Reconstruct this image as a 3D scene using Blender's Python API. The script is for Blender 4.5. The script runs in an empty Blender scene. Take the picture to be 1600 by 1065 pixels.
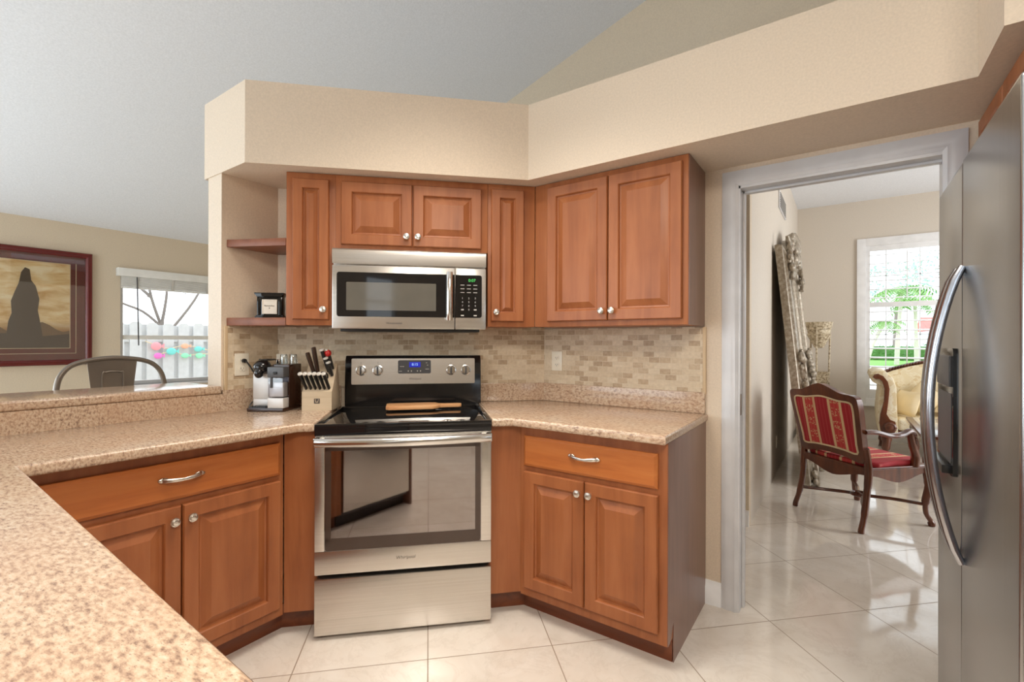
import bpy, bmesh, math, random
from mathutils import Matrix, Vector
R = math.radians
SC = bpy.context.scene
COL = SC.collection
random.seed(7)

# ------------------------------------------------------------------ camera, world, lights, exposure
CAMH = 1.2793
F_PX = 738.34
yaw, roll = R(35.0095), R(0.1695)
fw = Vector((-math.sin(yaw), math.cos(yaw), 0)); rt = Vector((math.cos(yaw), math.sin(yaw), 0)); up = Vector((0, 0, 1))
rt2 = rt * math.cos(roll) + up * math.sin(roll); up2 = up * math.cos(roll) - rt * math.sin(roll)
cam_d = bpy.data.cameras.new('camera'); cam = bpy.data.objects.new('camera', cam_d); COL.objects.link(cam)
m = Matrix((rt2, up2, -fw)).transposed().to_4x4(); m.translation = Vector((0, 0, CAMH))
cam.matrix_world = m
cam_d.sensor_fit = 'HORIZONTAL'; cam_d.sensor_width = 36.0; cam_d.lens = F_PX / 1600 * 36.0; cam_d.clip_start = 0.02; cam_d.clip_end = 200
SC.camera = cam

SC.view_settings.view_transform = 'Standard'; SC.view_settings.look = 'None'
SC.view_settings.gamma = 1; SC.view_settings.exposure = 0.0
SC.view_settings.use_curve_mapping = False
SC.cycles.max_bounces = 10; SC.cycles.diffuse_bounces = 5; SC.cycles.glossy_bounces = 5
SC.cycles.sample_clamp_indirect = 6.0

W = bpy.data.worlds.new('World'); SC.world = W; W.use_nodes = True
bg = W.node_tree.nodes['Background']; bg.inputs[0].default_value = (0.86, 0.94, 1.0, 1); bg.inputs[1].default_value = 2.7

def area(name, loc, target, size, power, color, size_y=None):
    l = bpy.data.lights.new(name, 'AREA'); l.energy = power; l.color = color
    l.shape = 'RECTANGLE' if size_y else 'SQUARE'; l.size = size
    if size_y: l.size_y = size_y
    o = bpy.data.objects.new(name, l); COL.objects.link(o); o.location = loc
    d = Vector(target) - Vector(loc); o.rotation_euler = d.to_track_quat('-Z', 'Y').to_euler()
    return o
WARM = (1.0, 0.91, 0.80)
COOL = (0.78, 0.90, 1.0)
area('kitchen_ceiling_lamp', (0.70, -0.45, 2.65), (0.30, 0.35, 0.0), 0.7, 48, WARM).data.spread = R(150)
area('kitchen_second_lamp', (-1.05, 1.10, 2.75), (-1.05, 1.05, 0.0), 0.7, 19, WARM).data.spread = R(120)
area('rear_cool_fill', (-2.6, -2.95, 1.3), (-2.4, 1.0, 1.5), 3.4, 95, COOL, 2.2)  # added cool fill lamp behind the camera; the rear wall has no door
area('left_cool_fill', (-6.1, -1.3, 1.5), (0.0, 0.0, 2.2), 1.8, 120, COOL, 1.6)  # fill lamp added to brighten the ceiling; no window in the wall here
area('living_side_daylight', (3.45, 5.4, 1.5), (0.0, 5.4, 1.1), 2.4, 115, (0.94, 0.97, 1.0), 1.8)
sun = bpy.data.lights.new('sun', 'SUN'); sun.energy = 1.0; sun.angle = R(2); sun.color = (1, .96, .9)
so = bpy.data.objects.new('sun', sun); COL.objects.link(so); so.rotation_euler = (R(38), R(-14), 0)

# ------------------------------------------------------------------ helpers
I4 = Matrix.Identity(4)
def frame(loc=(0, 0, 0), rz=0):
    return Matrix.Translation(Vector(loc)) @ Matrix.Rotation(R(rz), 4, 'Z')
FB = frame()                 # back wall: X right, Y into the wall
FD = frame(rz=45)            # diagonal range wall
FL = frame(rz=90)            # bar side: X = world y, Y = -world x
FR = frame(rz=-90)           # fridge side: X = -world y, Y = world x
q2 = 2 ** -.5
def st(s, t): return ((s - t) * q2, (s + t) * q2)

def catmull(pts, n=6, closed=False):
    P = [Vector(p) for p in pts]; out = []
    N = len(P)
    rng = range(N) if closed else range(N - 1)
    for i in rng:
        if closed: p0, p1, p2, p3 = P[i - 1], P[i], P[(i + 1) % N], P[(i + 2) % N]
        else: p0, p1, p2, p3 = P[max(i - 1, 0)], P[i], P[i + 1], P[min(i + 2, N - 1)]
        for k in range(n):
            t = k / n
            out.append(0.5 * ((2 * p1) + (p2 - p0) * t + (2 * p0 - 5 * p1 + 4 * p2 - p3) * t * t + (3 * p1 - p0 - 3 * p2 + p3) * t ** 3))
    if not closed: out.append(P[-1])
    return out

class MB:
    def __init__(s, M=I4):
        s.M = M.copy(); s.bm = bmesh.new()
    def _take(s, tb, L=None):
        if L is not None: tb.transform(L)
        bmesh.ops.recalc_face_normals(tb, faces=tb.faces)
        tb.transform(s.M)
        me = bpy.data.meshes.new('t'); tb.to_mesh(me); tb.free(); s.bm.from_mesh(me); bpy.data.meshes.remove(me)
        return s
    def raw(s, verts, faces, L=None):
        tb = bmesh.new(); vs = [tb.verts.new(v) for v in verts]
        for f in faces:
            try: tb.faces.new([vs[i] for i in f])
            except ValueError: pass
        return s._take(tb, L)
    def box(s, x0, x1, y0, y1, z0, z1, b=0, seg=2, L=None):
        tb = bmesh.new(); bmesh.ops.create_cube(tb, size=1)
        for v in tb.verts:
            v.co = Vector((x0 + (v.co.x + .5) * (x1 - x0), y0 + (v.co.y + .5) * (y1 - y0), z0 + (v.co.z + .5) * (z1 - z0)))
        if b: bmesh.ops.bevel(tb, geom=list(tb.edges), offset=b, segments=seg, affect='EDGES', profile=.6)
        return s._take(tb, L)
    def prism(s, poly, a0, a1, plane='xy', b=0, seg=2, L=None):
        tb = bmesh.new()
        def mk(p, a):
            if plane == 'xy': return (p[0], p[1], a)
            if plane == 'xz': return (p[0], a, p[1])
            return (a, p[0], p[1])
        lo = [tb.verts.new(mk(p, a0)) for p in poly]; hi = [tb.verts.new(mk(p, a1)) for p in poly]
        n = len(poly)
        tb.faces.new(lo); tb.faces.new(hi)
        for i in range(n): tb.faces.new([lo[i], lo[(i + 1) % n], hi[(i + 1) % n], hi[i]])
        bmesh.ops.recalc_face_normals(tb, faces=tb.faces)
        if b:
            bmesh.ops.bevel(tb, geom=[e for e in tb.edges if len(e.link_faces) == 2 and any(len(f.verts) == n for f in e.link_faces)] if n > 4 else list(tb.edges), offset=b, segments=seg, affect='EDGES', profile=.55)
        big = [f for f in tb.faces if len(f.verts) > 4]
        if big: bmesh.ops.triangulate(tb, faces=big)
        return s._take(tb, L)
    def cyl(s, p, q, r0, r1=None, n=16):
        r1 = r0 if r1 is None else r1
        return s.tube([p, q], [r0, r1], n)
    def tube(s, pts, r, n=10, closed=False, flat=None, L=None):
        P = [Vector(p) for p in pts]; N = len(P)
        rr = [r] * N if not isinstance(r, (list, tuple)) else list(r)
        T = []
        for i in range(N):
            if closed: d = P[(i + 1) % N] - P[i - 1]
            else: d = P[min(i + 1, N - 1)] - P[max(i - 1, 0)]
            T.append(d.normalized() if d.length > 1e-9 else Vector((0, 0, 1)))
        if flat: u = Vector(flat[0]); fa, fb = flat[1], flat[2]
        else:
            u = Vector((0, 0, 1)) if abs(T[0].z) < .9 else Vector((1, 0, 0)); fa = fb = 1
        verts = []; 
        for i in range(N):
            u = (u - T[i] * u.dot(T[i]))
            u = u.normalized() if u.length > 1e-6 else T[i].orthogonal().normalized()
            v = T[i].cross(u)
            for k in range(n):
                a = 2 * math.pi * k / n
                verts.append(P[i] + (u * math.cos(a) * fa + v * math.sin(a) * fb) * rr[i])
        faces = []
        for i in range(N if closed else N - 1):
            j = (i + 1) % N
            for k in range(n): faces.append((i * n + k, i * n + (k + 1) % n, j * n + (k + 1) % n, j * n + k))
        if not closed:
            faces.append(tuple(range(n))); faces.append(tuple((N - 1) * n + k for k in range(n)))
        return s.raw(verts, faces, L)
    def lathe(s, c, prof, n=24, L=None, flute=0, fn=0):
        verts = []; faces = []
        for (r, z) in prof:
            for k in range(n):
                a = 2 * math.pi * k / n
                r2 = r * (1 + flute * math.cos(a * fn)) if fn else r
                verts.append((c[0] + r2 * math.cos(a), c[1] + r2 * math.sin(a), c[2] + z))
        N = len(prof)
        for i in range(N - 1):
            for k in range(n): faces.append((i * n + k, i * n + (k + 1) % n, (i + 1) * n + (k + 1) % n, (i + 1) * n + k))
        faces.append(tuple(range(n))); faces.append(tuple((N - 1) * n + k for k in range(n)))
        return s.raw(verts, faces, L)
    def ball(s, c, r, nu=14, nv=9, L=None):
        r = (r, r, r) if not isinstance(r, (list, tuple)) else r
        tb = bmesh.new(); bmesh.ops.create_uvsphere(tb, u_segments=nu, v_segments=nv, radius=1)
        M = Matrix.Translation(Vector(c)) @ (L or I4) @ Matrix.Diagonal((r[0], r[1], r[2], 1))
        tb.transform(M); return s._take(tb)
    def panel(s, x0, x1, z0, z1, prof, back=None):
        """nested rectangular rings: prof = [(inset, y)], last ring capped; back = y of the back face"""
        verts = []; faces = []
        rings = ([(0, back)] if back is not None else []) + list(prof)
        for (i, y) in rings:
            verts += [(x0 + i, y, z0 + i), (x1 - i, y, z0 + i), (x1 - i, y, z1 - i), (x0 + i, y, z1 - i)]
        n = len(rings)
        for k in range(n - 1):
            for j in range(4): faces.append((k * 4 + j, k * 4 + (j + 1) % 4, k * 4 + 4 + (j + 1) % 4, k * 4 + 4 + j))
        faces.append(tuple(range((n - 1) * 4, n * 4)))
        if back is not None: faces.append((0, 1, 2, 3))
        return s.raw(verts, faces)
    def text(s, body, size, x, y, z, depth=.0006, align='CENTER', L=None, shear=0, sx=1.0):
        cu = bpy.data.curves.new('t', 'FONT'); cu.body = body; cu.size = size; cu.extrude = depth; cu.align_x = align; cu.align_y = 'CENTER'; cu.shear = shear
        cu.resolution_u = 3
        o = bpy.data.objects.new('t', cu); COL.objects.link(o); bpy.context.view_layer.update()
        me = bpy.data.meshes.new_from_object(o.evaluated_get(bpy.context.evaluated_depsgraph_get()))
        bpy.data.objects.remove(o); bpy.data.curves.remove(cu)
        tb = bmesh.new(); tb.from_mesh(me); bpy.data.meshes.remove(me)
        T = Matrix.Translation((x, y, z)) @ Matrix.Rotation(R(90), 4, 'X') @ Matrix.Diagonal((sx, 1, 1, 1))
        if L is not None: T = L @ T
        tb.transform(T); tb.transform(s.M)
        me = bpy.data.meshes.new('t'); tb.to_mesh(me); tb.free(); s.bm.from_mesh(me); bpy.data.meshes.remove(me)
        return s
    def build(s, name, mat, parent=None, M=None, angle=38):
        """mesh object; verts are world; stored relative to parent (an Empty) or to M"""
        me = bpy.data.meshes.new(name); base = WM[parent.name] if parent is not None else (M or I4)
        s.bm.transform(base.inverted()); s.bm.to_mesh(me); s.bm.free()
        for p in me.polygons: p.use_smooth = True
        me.set_sharp_from_angle(angle=R(angle))
        me.materials.append(mat)
        o = bpy.data.objects.new(name, me); COL.objects.link(o)
        if parent is not None:
            o.parent = parent; WM[o.name] = base
        else:
            o.matrix_world = base; WM[o.name] = base.copy()
        return o
WM = {}
def thing(name, label, cat, M, group=None):
    o = bpy.data.objects.new(name, None); COL.objects.link(o); o.empty_display_size = .05
    o.matrix_world = M; WM[o.name] = M.copy()
    return tag(o, label, cat, group)
def tag(o, label, cat, group=None):
    o['label'] = label; o['category'] = cat
    if group: o['group'] = group
    return o
def struct(o): o['kind'] = 'structure'; return o
def at(M, x, y, z=0, rz=0): return M @ Matrix.Translation((x, y, z)) @ Matrix.Rotation(R(rz), 4, 'Z')
def dup(root, M, label=None, group=None):
    r = root.copy(); COL.objects.link(r); r.matrix_world = M; WM[r.name] = M.copy()
    if label: r['label'] = label
    if group: r['group'] = group
    for ch in list(root.children):
        c = ch.copy(); COL.objects.link(c); c.parent = r
        for g in list(ch.children):
            d = g.copy(); COL.objects.link(d); d.parent = c
    return r

# ------------------------------------------------------------------ materials
MATS = {}
def srgb(r, g, b):
    f = lambda c: ((c / 255) / 12.92) if c / 255 <= .04045 else (((c / 255) + .055) / 1.055) ** 2.4
    return (f(r), f(g), f(b), 1)
def newmat(name):
    m = bpy.data.materials.new(name); m.use_nodes = True; MATS[name] = m
    nt = m.node_tree; return m, nt, nt.nodes['Principled BSDF']
def N(nt, typ, **kw):
    n = nt.nodes.new(typ)
    for k, v in kw.items():
        if k.startswith('_'): setattr(n, k[1:], v)
        else: n.inputs[k].default_value = v
    return n
def pset(b, **kw):
    for k, v in kw.items(): b.inputs[k.replace('_', ' ')].default_value = v
def coords(nt, scale=(1, 1, 1), rot=(0, 0, 0), loc=(0, 0, 0)):
    tc = nt.nodes.new('ShaderNodeTexCoord'); mp = nt.nodes.new('ShaderNodeMapping')
    mp.inputs['Scale'].default_value = scale; mp.inputs['Rotation'].default_value = rot; mp.inputs['Location'].default_value = loc
    nt.links.new(tc.outputs['Object'], mp.inputs['Vector']); return mp.outputs['Vector']
def ramp(nt, fac, stops, interp='LINEAR'):
    r = nt.nodes.new('ShaderNodeValToRGB'); r.color_ramp.interpolation = interp
    el = r.color_ramp.elements
    while len(el) < len(stops): el.new(.5)
    for e, (p, c) in zip(el, stops): e.position = p; e.color = c
    nt.links.new(fac, r.inputs['Fac']); return r.outputs['Color']
def mix(nt, fac, a, b, blend='MIX'):
    n = nt.nodes.new('ShaderNodeMix'); n.data_type = 'RGBA'; n.blend_type = blend
    for i, v in ((0, fac), (6, a), (7, b)):
        if hasattr(v, 'is_output') or isinstance(v, bpy.types.NodeSocket): nt.links.new(v, n.inputs[i])
        else: n.inputs[i].default_value = v
    return n.outputs[2]
def bump(nt, b, h, strength=.2, dist=.002):
    n = nt.nodes.new('ShaderNodeBump'); n.inputs['Strength'].default_value = strength; n.inputs['Distance'].default_value = dist
    nt.links.new(h, n.inputs['Height']); nt.links.new(n.outputs['Normal'], b.inputs['Normal'])
def noise(nt, vec, scale, detail=3, rough=.5, dist=0):
    n = N(nt, 'ShaderNodeTexNoise'); n.inputs['Scale'].default_value = scale; n.inputs['Detail'].default_value = detail
    n.inputs['Roughness'].default_value = rough; n.inputs['Distortion'].default_value = dist
    nt.links.new(vec, n.inputs['Vector']); return n.outputs['Fac']

def m_plain(name, col, rough=.5, metal=0, bumpy=0, bscale=60, **kw):
    m, nt, b = newmat(name); pset(b, Roughness=rough, Metallic=metal)
    v = coords(nt); f = noise(nt, v, 9 if not bumpy else bscale, 3)
    c = ramp(nt, f, [(.3, tuple(x * .94 for x in col[:3]) + (1,)), (.7, tuple(min(1, x * 1.05) for x in col[:3]) + (1,))])
    nt.links.new(c, b.inputs['Base Color'])
    if bumpy: bump(nt, b, f, bumpy)
    for k, v2 in kw.items(): b.inputs[k.replace('_', ' ')].default_value = v2
    return m
def m_wood(name, c0, c1, c2, axis='z', scale=1.0, rough=.3, coat=.25):
    m, nt, b = newmat(name)
    sc = {'z': (14, 14, 1.2), 'x': (1.2, 14, 14), 'y': (14, 1.2, 14)}[axis]
    v = coords(nt, tuple(x * scale for x in sc))
    f = noise(nt, v, 1.6, 5, .55, .6)
    v2 = coords(nt, (3, 3, 3)); g = noise(nt, v2, 1.7, 3)
    col = ramp(nt, f, [(.28, c0), (.5, c1), (.75, c2)])
    col = mix(nt, g, col, c0, 'MIX') if False else mix(nt, ramp(nt, g, [(.35, (0, 0, 0, 1)), (.75, (.45, .45, .45, 1))]), col, c2)
    nt.links.new(col, b.inputs['Base Color'])
    v3 = coords(nt, tuple(x * scale * 6 for x in sc)); h = noise(nt, v3, 2.0, 2)
    bump(nt, b, h, .04)
    pset(b, Roughness=rough); b.inputs['Specular IOR Level'].default_value = .4; b.inputs['Coat Weight'].default_value = coat; b.inputs['Coat Roughness'].default_value = .18
    return m
WOOD = m_wood('cherry_stained_maple', srgb(134, 76, 41), srgb(152, 89, 50), srgb(166, 103, 62), rough=.42, coat=.06)
WOODX = m_wood('cherry_stained_maple_horizontal', srgb(152, 82, 36), srgb(176, 100, 46), srgb(188, 114, 58), 'x', rough=.42, coat=.06)
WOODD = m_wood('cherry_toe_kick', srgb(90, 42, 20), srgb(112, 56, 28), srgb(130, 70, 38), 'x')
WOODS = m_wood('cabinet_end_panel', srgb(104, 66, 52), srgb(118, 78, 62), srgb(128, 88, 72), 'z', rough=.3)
SHELF = m_wood('dark_shelf_wood', srgb(112, 64, 42), srgb(130, 78, 54), srgb(144, 92, 66), 'x', rough=.4, coat=.05)
MAHOG = m_wood('carved_mahogany', srgb(62, 30, 18), srgb(92, 46, 26), srgb(120, 66, 38), 'z', rough=.28, coat=.5)
BEECH = m_wood('pale_block_wood', srgb(182, 162, 134), srgb(198, 178, 150), srgb(208, 190, 164), 'x', rough=.5, coat=0)
OLIVE = m_wood('cutting_board_wood', srgb(184, 120, 72), srgb(214, 158, 106), srgb(230, 182, 134), 'x', rough=.5, coat=0)

def m_granite():
    m, nt, b = newmat('speckled_granite')
    v = coords(nt)
    vs = coords(nt, (.8, 1.8, 1.3), (0, 0, R(-15)))
    a = noise(nt, vs, 82, 5, .62)
    col = ramp(nt, a, [(.30, srgb(122, 98, 84)), (.41, srgb(170, 142, 120)), (.51, srgb(198, 172, 146)), (.62, srgb(206, 186, 162)), (.75, srgb(216, 202, 184))])
    f2 = noise(nt, vs, 210, 2, .5)
    dark = ramp(nt, f2, [(.62, (0, 0, 0, 1)), (.70, (.6, .6, .6, 1))])
    col = mix(nt, dark, col, srgb(112, 90, 80))
    f3 = noise(nt, v, 7, 2)
    col = mix(nt, ramp(nt, f3, [(.35, (0, 0, 0, 1)), (.7, (.35, .35, .35, 1))]), col, srgb(192, 154, 124))
    nt.links.new(col, b.inputs['Base Color']); pset(b, Roughness=.15); return m
GRAN = m_granite()

def m_floor():
    m, nt, b = newmat('polished_cream_tile')
    v = coords(nt, (1, 1, 1), (0, 0, R(-45)))
    br = N(nt, 'ShaderNodeTexBrick'); br.offset = 0; br.squash = 1
    br.inputs['Scale'].default_value = 1; br.inputs['Brick Width'].default_value = .514; br.inputs['Row Height'].default_value = .514
    br.inputs['Mortar Size'].default_value = .0022; br.inputs['Mortar Smooth'].default_value = .1; br.inputs['Bias'].default_value = 0
    br.inputs['Color1'].default_value = (0, 0, 0, 1); br.inputs['Color2'].default_value = (1, 1, 1, 1)
    sh = nt.nodes.new('ShaderNodeVectorMath'); sh.operation = 'ADD'; sh.inputs[1].default_value = (0.0, -1.928 + .514 * 4, 0)
    nt.links.new(v, sh.inputs[0]); nt.links.new(sh.outputs[0], br.inputs['Vector'])
    vv = coords(nt, (1, 1, 1)); n1 = noise(nt, vv, 3.0, 6, .6, 1.2)
    base = ramp(nt, n1, [(.3, srgb(222, 211, 197)), (.55, srgb(232, 223, 211)), (.75, srgb(240, 233, 223))])
    n2 = noise(nt, vv, 2.2, 8, .7, 2.5)
    vein = ramp(nt, n2, [(.47, (0, 0, 0, 1)), (.5, (.2, .2, .2, 1)), (.53, (0, 0, 0, 1))])
    base = mix(nt, vein, base, srgb(196, 182, 166))
    tint = mix(nt, .05, base, br.outputs['Color'])
    col = mix(nt, br.outputs['Fac'], tint, srgb(150, 132, 112))
    nt.links.new(col, b.inputs['Base Color'])
    rg = mix(nt, br.outputs['Fac'], (.07, .07, .07, 1), (.6, .6, .6, 1)); nt.links.new(rg, b.inputs['Roughness'])
    wv = noise(nt, vv, 1.6, 1); bump(nt, b, wv, .25, .012); b.inputs['Specular IOR Level'].default_value = .75
    return m
FLOOR = m_floor()

def m_splash():
    m, nt, b = newmat('tumbled_stone_mosaic')
    tc = nt.nodes.new('ShaderNodeTexCoord'); sx = nt.nodes.new('ShaderNodeSeparateXYZ'); cx = nt.nodes.new('ShaderNodeCombineXYZ')
    nt.links.new(tc.outputs['Object'], sx.inputs[0]); nt.links.new(sx.outputs['X'], cx.inputs['X']); nt.links.new(sx.outputs['Z'], cx.inputs['Y'])
    br = N(nt, 'ShaderNodeTexBrick'); br.offset = .5
    br.inputs['Scale'].default_value = 1; br.inputs['Brick Width'].default_value = .0575; br.inputs['Row Height'].default_value = .0292
    br.inputs['Mortar Size'].default_value = .0016; br.inputs['Mortar Smooth'].default_value = .3; br.inputs['Bias'].default_value = -.1
    br.inputs['Color1'].default_value = (0, 0, 0, 1); br.inputs['Color2'].default_value = (1, 1, 1, 1)
    nt.links.new(cx.outputs[0], br.inputs['Vector'])
    tone = ramp(nt, br.outputs['Color'], [(0, srgb(222, 205, 178)), (.4, srgb(212, 192, 162)), (.7, srgb(186, 160, 128)), (1, srgb(160, 134, 104))])
    n = noise(nt, cx.outputs[0], 60, 4); tone = mix(nt, .25, tone, ramp(nt, n, [(.3, srgb(150, 128, 104)), (.7, srgb(226, 210, 184))]))
    col = mix(nt, br.outputs['Fac'], tone, srgb(214, 198, 172)); nt.links.new(col, b.inputs['Base Color'])
    inv = nt.nodes.new('ShaderNodeMath'); inv.operation = 'SUBTRACT'; inv.inputs[0].default_value = 1; nt.links.new(br.outputs['Fac'], inv.inputs[1])
    bump(nt, b, inv.outputs[0], .5, .002); pset(b, Roughness=.5); return m
SPL = m_splash()

PAINT = m_plain('beige_wall_paint', srgb(216, 198, 176), .6, bumpy=.03, bscale=120)
PAINTB = m_plain('tan_wall_paint', srgb(216, 200, 176), .6, bumpy=.03, bscale=120)
PAINTL = m_plain('pale_living_room_paint', srgb(214, 204, 190), .6, bumpy=.03, bscale=120)
CEIL = m_plain('textured_ceiling_white', srgb(230, 232, 236), .8, bumpy=.15, bscale=90)
WHITE = m_plain('white_gloss_trim', srgb(208, 207, 208), .3)
SHUT = m_plain('white_shutter_paint', srgb(240, 240, 240), .4)
NICKEL = m_plain('satin_nickel', (.68, .64, .58, 1), .28, 1)
CHROME = m_plain('chrome', (.8, .8, .8, 1), .1, 1)
BLACK = m_plain('black_gloss', (.010, .009, .009, 1), .035)
BLACKG = m_plain('black_backguard_enamel', (.011, .010, .010, 1), .12)
BLACKP = m_plain('black_plastic', (.018, .017, .016, 1), .3)
DKBR = m_plain('dark_brown_gloss_plastic', srgb(52, 30, 20), .12)
GREYP = m_plain('charcoal_plastic', srgb(78, 78, 80), .35)
SILVP = m_plain('pearl_silver_plastic', srgb(206, 202, 198), .3, .2)
CREAMP = m_plain('ivory_plastic', srgb(232, 224, 206), .35)
SLOT = m_plain('socket_slots', srgb(70, 62, 54), .5)
GUN = m_plain('gunmetal_paint', srgb(122, 112, 102), .32, .55)
BRZ = m_plain('antique_pewter', srgb(120, 104, 88), .35, .8)
RED = m_plain('red_plastic', srgb(200, 40, 34), .35)
FRAMER = m_plain('cherry_red_frame', srgb(98, 26, 24), .25)
MATB = m_plain('dark_mat_board', srgb(52, 46, 42), .35)
CREAM = m_plain('cream_line', srgb(220, 200, 164), .5)
CARD = m_plain('printed_card', srgb(226, 218, 204), .6)
INK = m_plain('dark_print_ink', srgb(70, 62, 58), .5)
PALEINK = m_plain('pale_print_ink', srgb(196, 192, 184), .5)
GREYINK = m_plain('grey_print_ink', srgb(120, 112, 104), .5)
BLIND = m_plain('white_blind', srgb(232, 230, 224), .5)
WOODF = m_plain('weathered_fence_board', srgb(196, 198, 200), .8, bumpy=.2, bscale=14)
CONC = m_plain('pale_concrete', srgb(210, 206, 198), .8)
GRASS = m_plain('lawn_grass', srgb(120, 176, 84), .9, bumpy=.3, bscale=30)
LEAF = m_plain('hedge_leaves', srgb(76, 130, 58), .6)
LEAF2 = m_plain('palm_leaves', srgb(112, 160, 78), .5)
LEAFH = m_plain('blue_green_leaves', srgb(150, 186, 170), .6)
BARK = m_plain('grey_bark', srgb(120, 112, 106), .8)
BARKW = m_plain('pale_palm_trunk', srgb(214, 206, 196), .8)
ROOF = m_plain('red_roof_tile', srgb(176, 84, 70), .7)
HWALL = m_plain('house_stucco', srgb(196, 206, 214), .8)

def m_steel(name, col, rough, axis='x'):
    m, nt, b = newmat(name); pset(b, Metallic=1.0, Roughness=rough)
    v = coords(nt, {'x': (1, 60, 260), 'z': (260, 60, 1)}[axis]); f = noise(nt, v, 1.5, 2)
    c = ramp(nt, f, [(.3, tuple(x * .93 for x in col[:3]) + (1,)), (.7, tuple(min(1, x * 1.05) for x in col[:3]) + (1,))]); nt.links.new(c, b.inputs['Base Color'])
    bump(nt, b, f, .03, .001); return m
STEEL = m_steel('brushed_steel', (.66, .63, .59, 1), .27)
STEELV = m_steel('fridge_brushed_steel', (.43, .435, .44, 1), .24, 'z')
STEELG = m_plain('grey_steel_handle', (.46, .47, .50, 1), .2, 1)
STEELH = m_plain('polished_steel_handle', (.72, .70, .67, 1), .16, 1)

def m_glass(name, refl=.08, tint=(1, 1, 1, 1), rough=.02, gcol=(1, 1, 1, 1)):
    m, nt, b = newmat(name); nt.nodes.remove(b); out = nt.nodes['Material Output']
    t = N(nt, 'ShaderNodeBsdfTransparent'); t.inputs[0].default_value = tint
    g = N(nt, 'ShaderNodeBsdfGlossy'); g.inputs['Roughness'].default_value = rough; g.inputs[0].default_value = gcol
    f = N(nt, 'ShaderNodeLayerWeight'); f.inputs['Blend'].default_value = .25
    mth = nt.nodes.new('ShaderNodeMath'); mth.operation = 'MULTIPLY_ADD'; mth.inputs[1].default_value = .6; mth.inputs[2].default_value = refl
    nt.links.new(f.outputs['Fresnel'], mth.inputs[0])
    mx = N(nt, 'ShaderNodeMixShader'); nt.links.new(mth.outputs[0], mx.inputs[0]); nt.links.new(t.outputs[0], mx.inputs[1]); nt.links.new(g.outputs[0], mx.inputs[2])
    nt.links.new(mx.outputs[0], out.inputs['Surface']); return m
PANE = m_glass('window_glass', .03)
OVENG = m_glass('tinted_oven_glass', .30, (.60, .55, .53, 1), .03, (.92, .86, .84, 1))
FRIT = m_plain('oven_glass_border', srgb(72, 58, 50), .10)
PICG = m_glass('picture_glass', .05)
JUG = m_glass('clear_jug_plastic', .1, (.86, .86, .9, 1), .08)
TUMB = m_glass('drinking_glass', .12, (.93, .95, .95, 1))
MIRR = m_plain('mirror_glass', (.85, .86, .86, 1), .01, 1)
MWIN = m_plain('microwave_mesh_window', srgb(98, 94, 86), .06)
ODK = m_plain('oven_cavity_enamel', srgb(74, 62, 56), .4)
TTOP = m_plain('polished_stone_tabletop', srgb(186, 190, 194), .04)
def m_emit(name, col, s):
    m, nt, b = newmat(name); pset(b, Base_Color=(0, 0, 0, 1)); b.inputs['Emission Color'].default_value = col; b.inputs['Emission Strength'].default_value = s; return m
GREENE = m_emit('green_led', srgb(90, 240, 110), 1.0)
BLUEE = m_emit('blue_led_screen', srgb(24, 40, 190), .9)
WHITEE = m_emit('white_led', srgb(170, 215, 255), 1.1)

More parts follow.
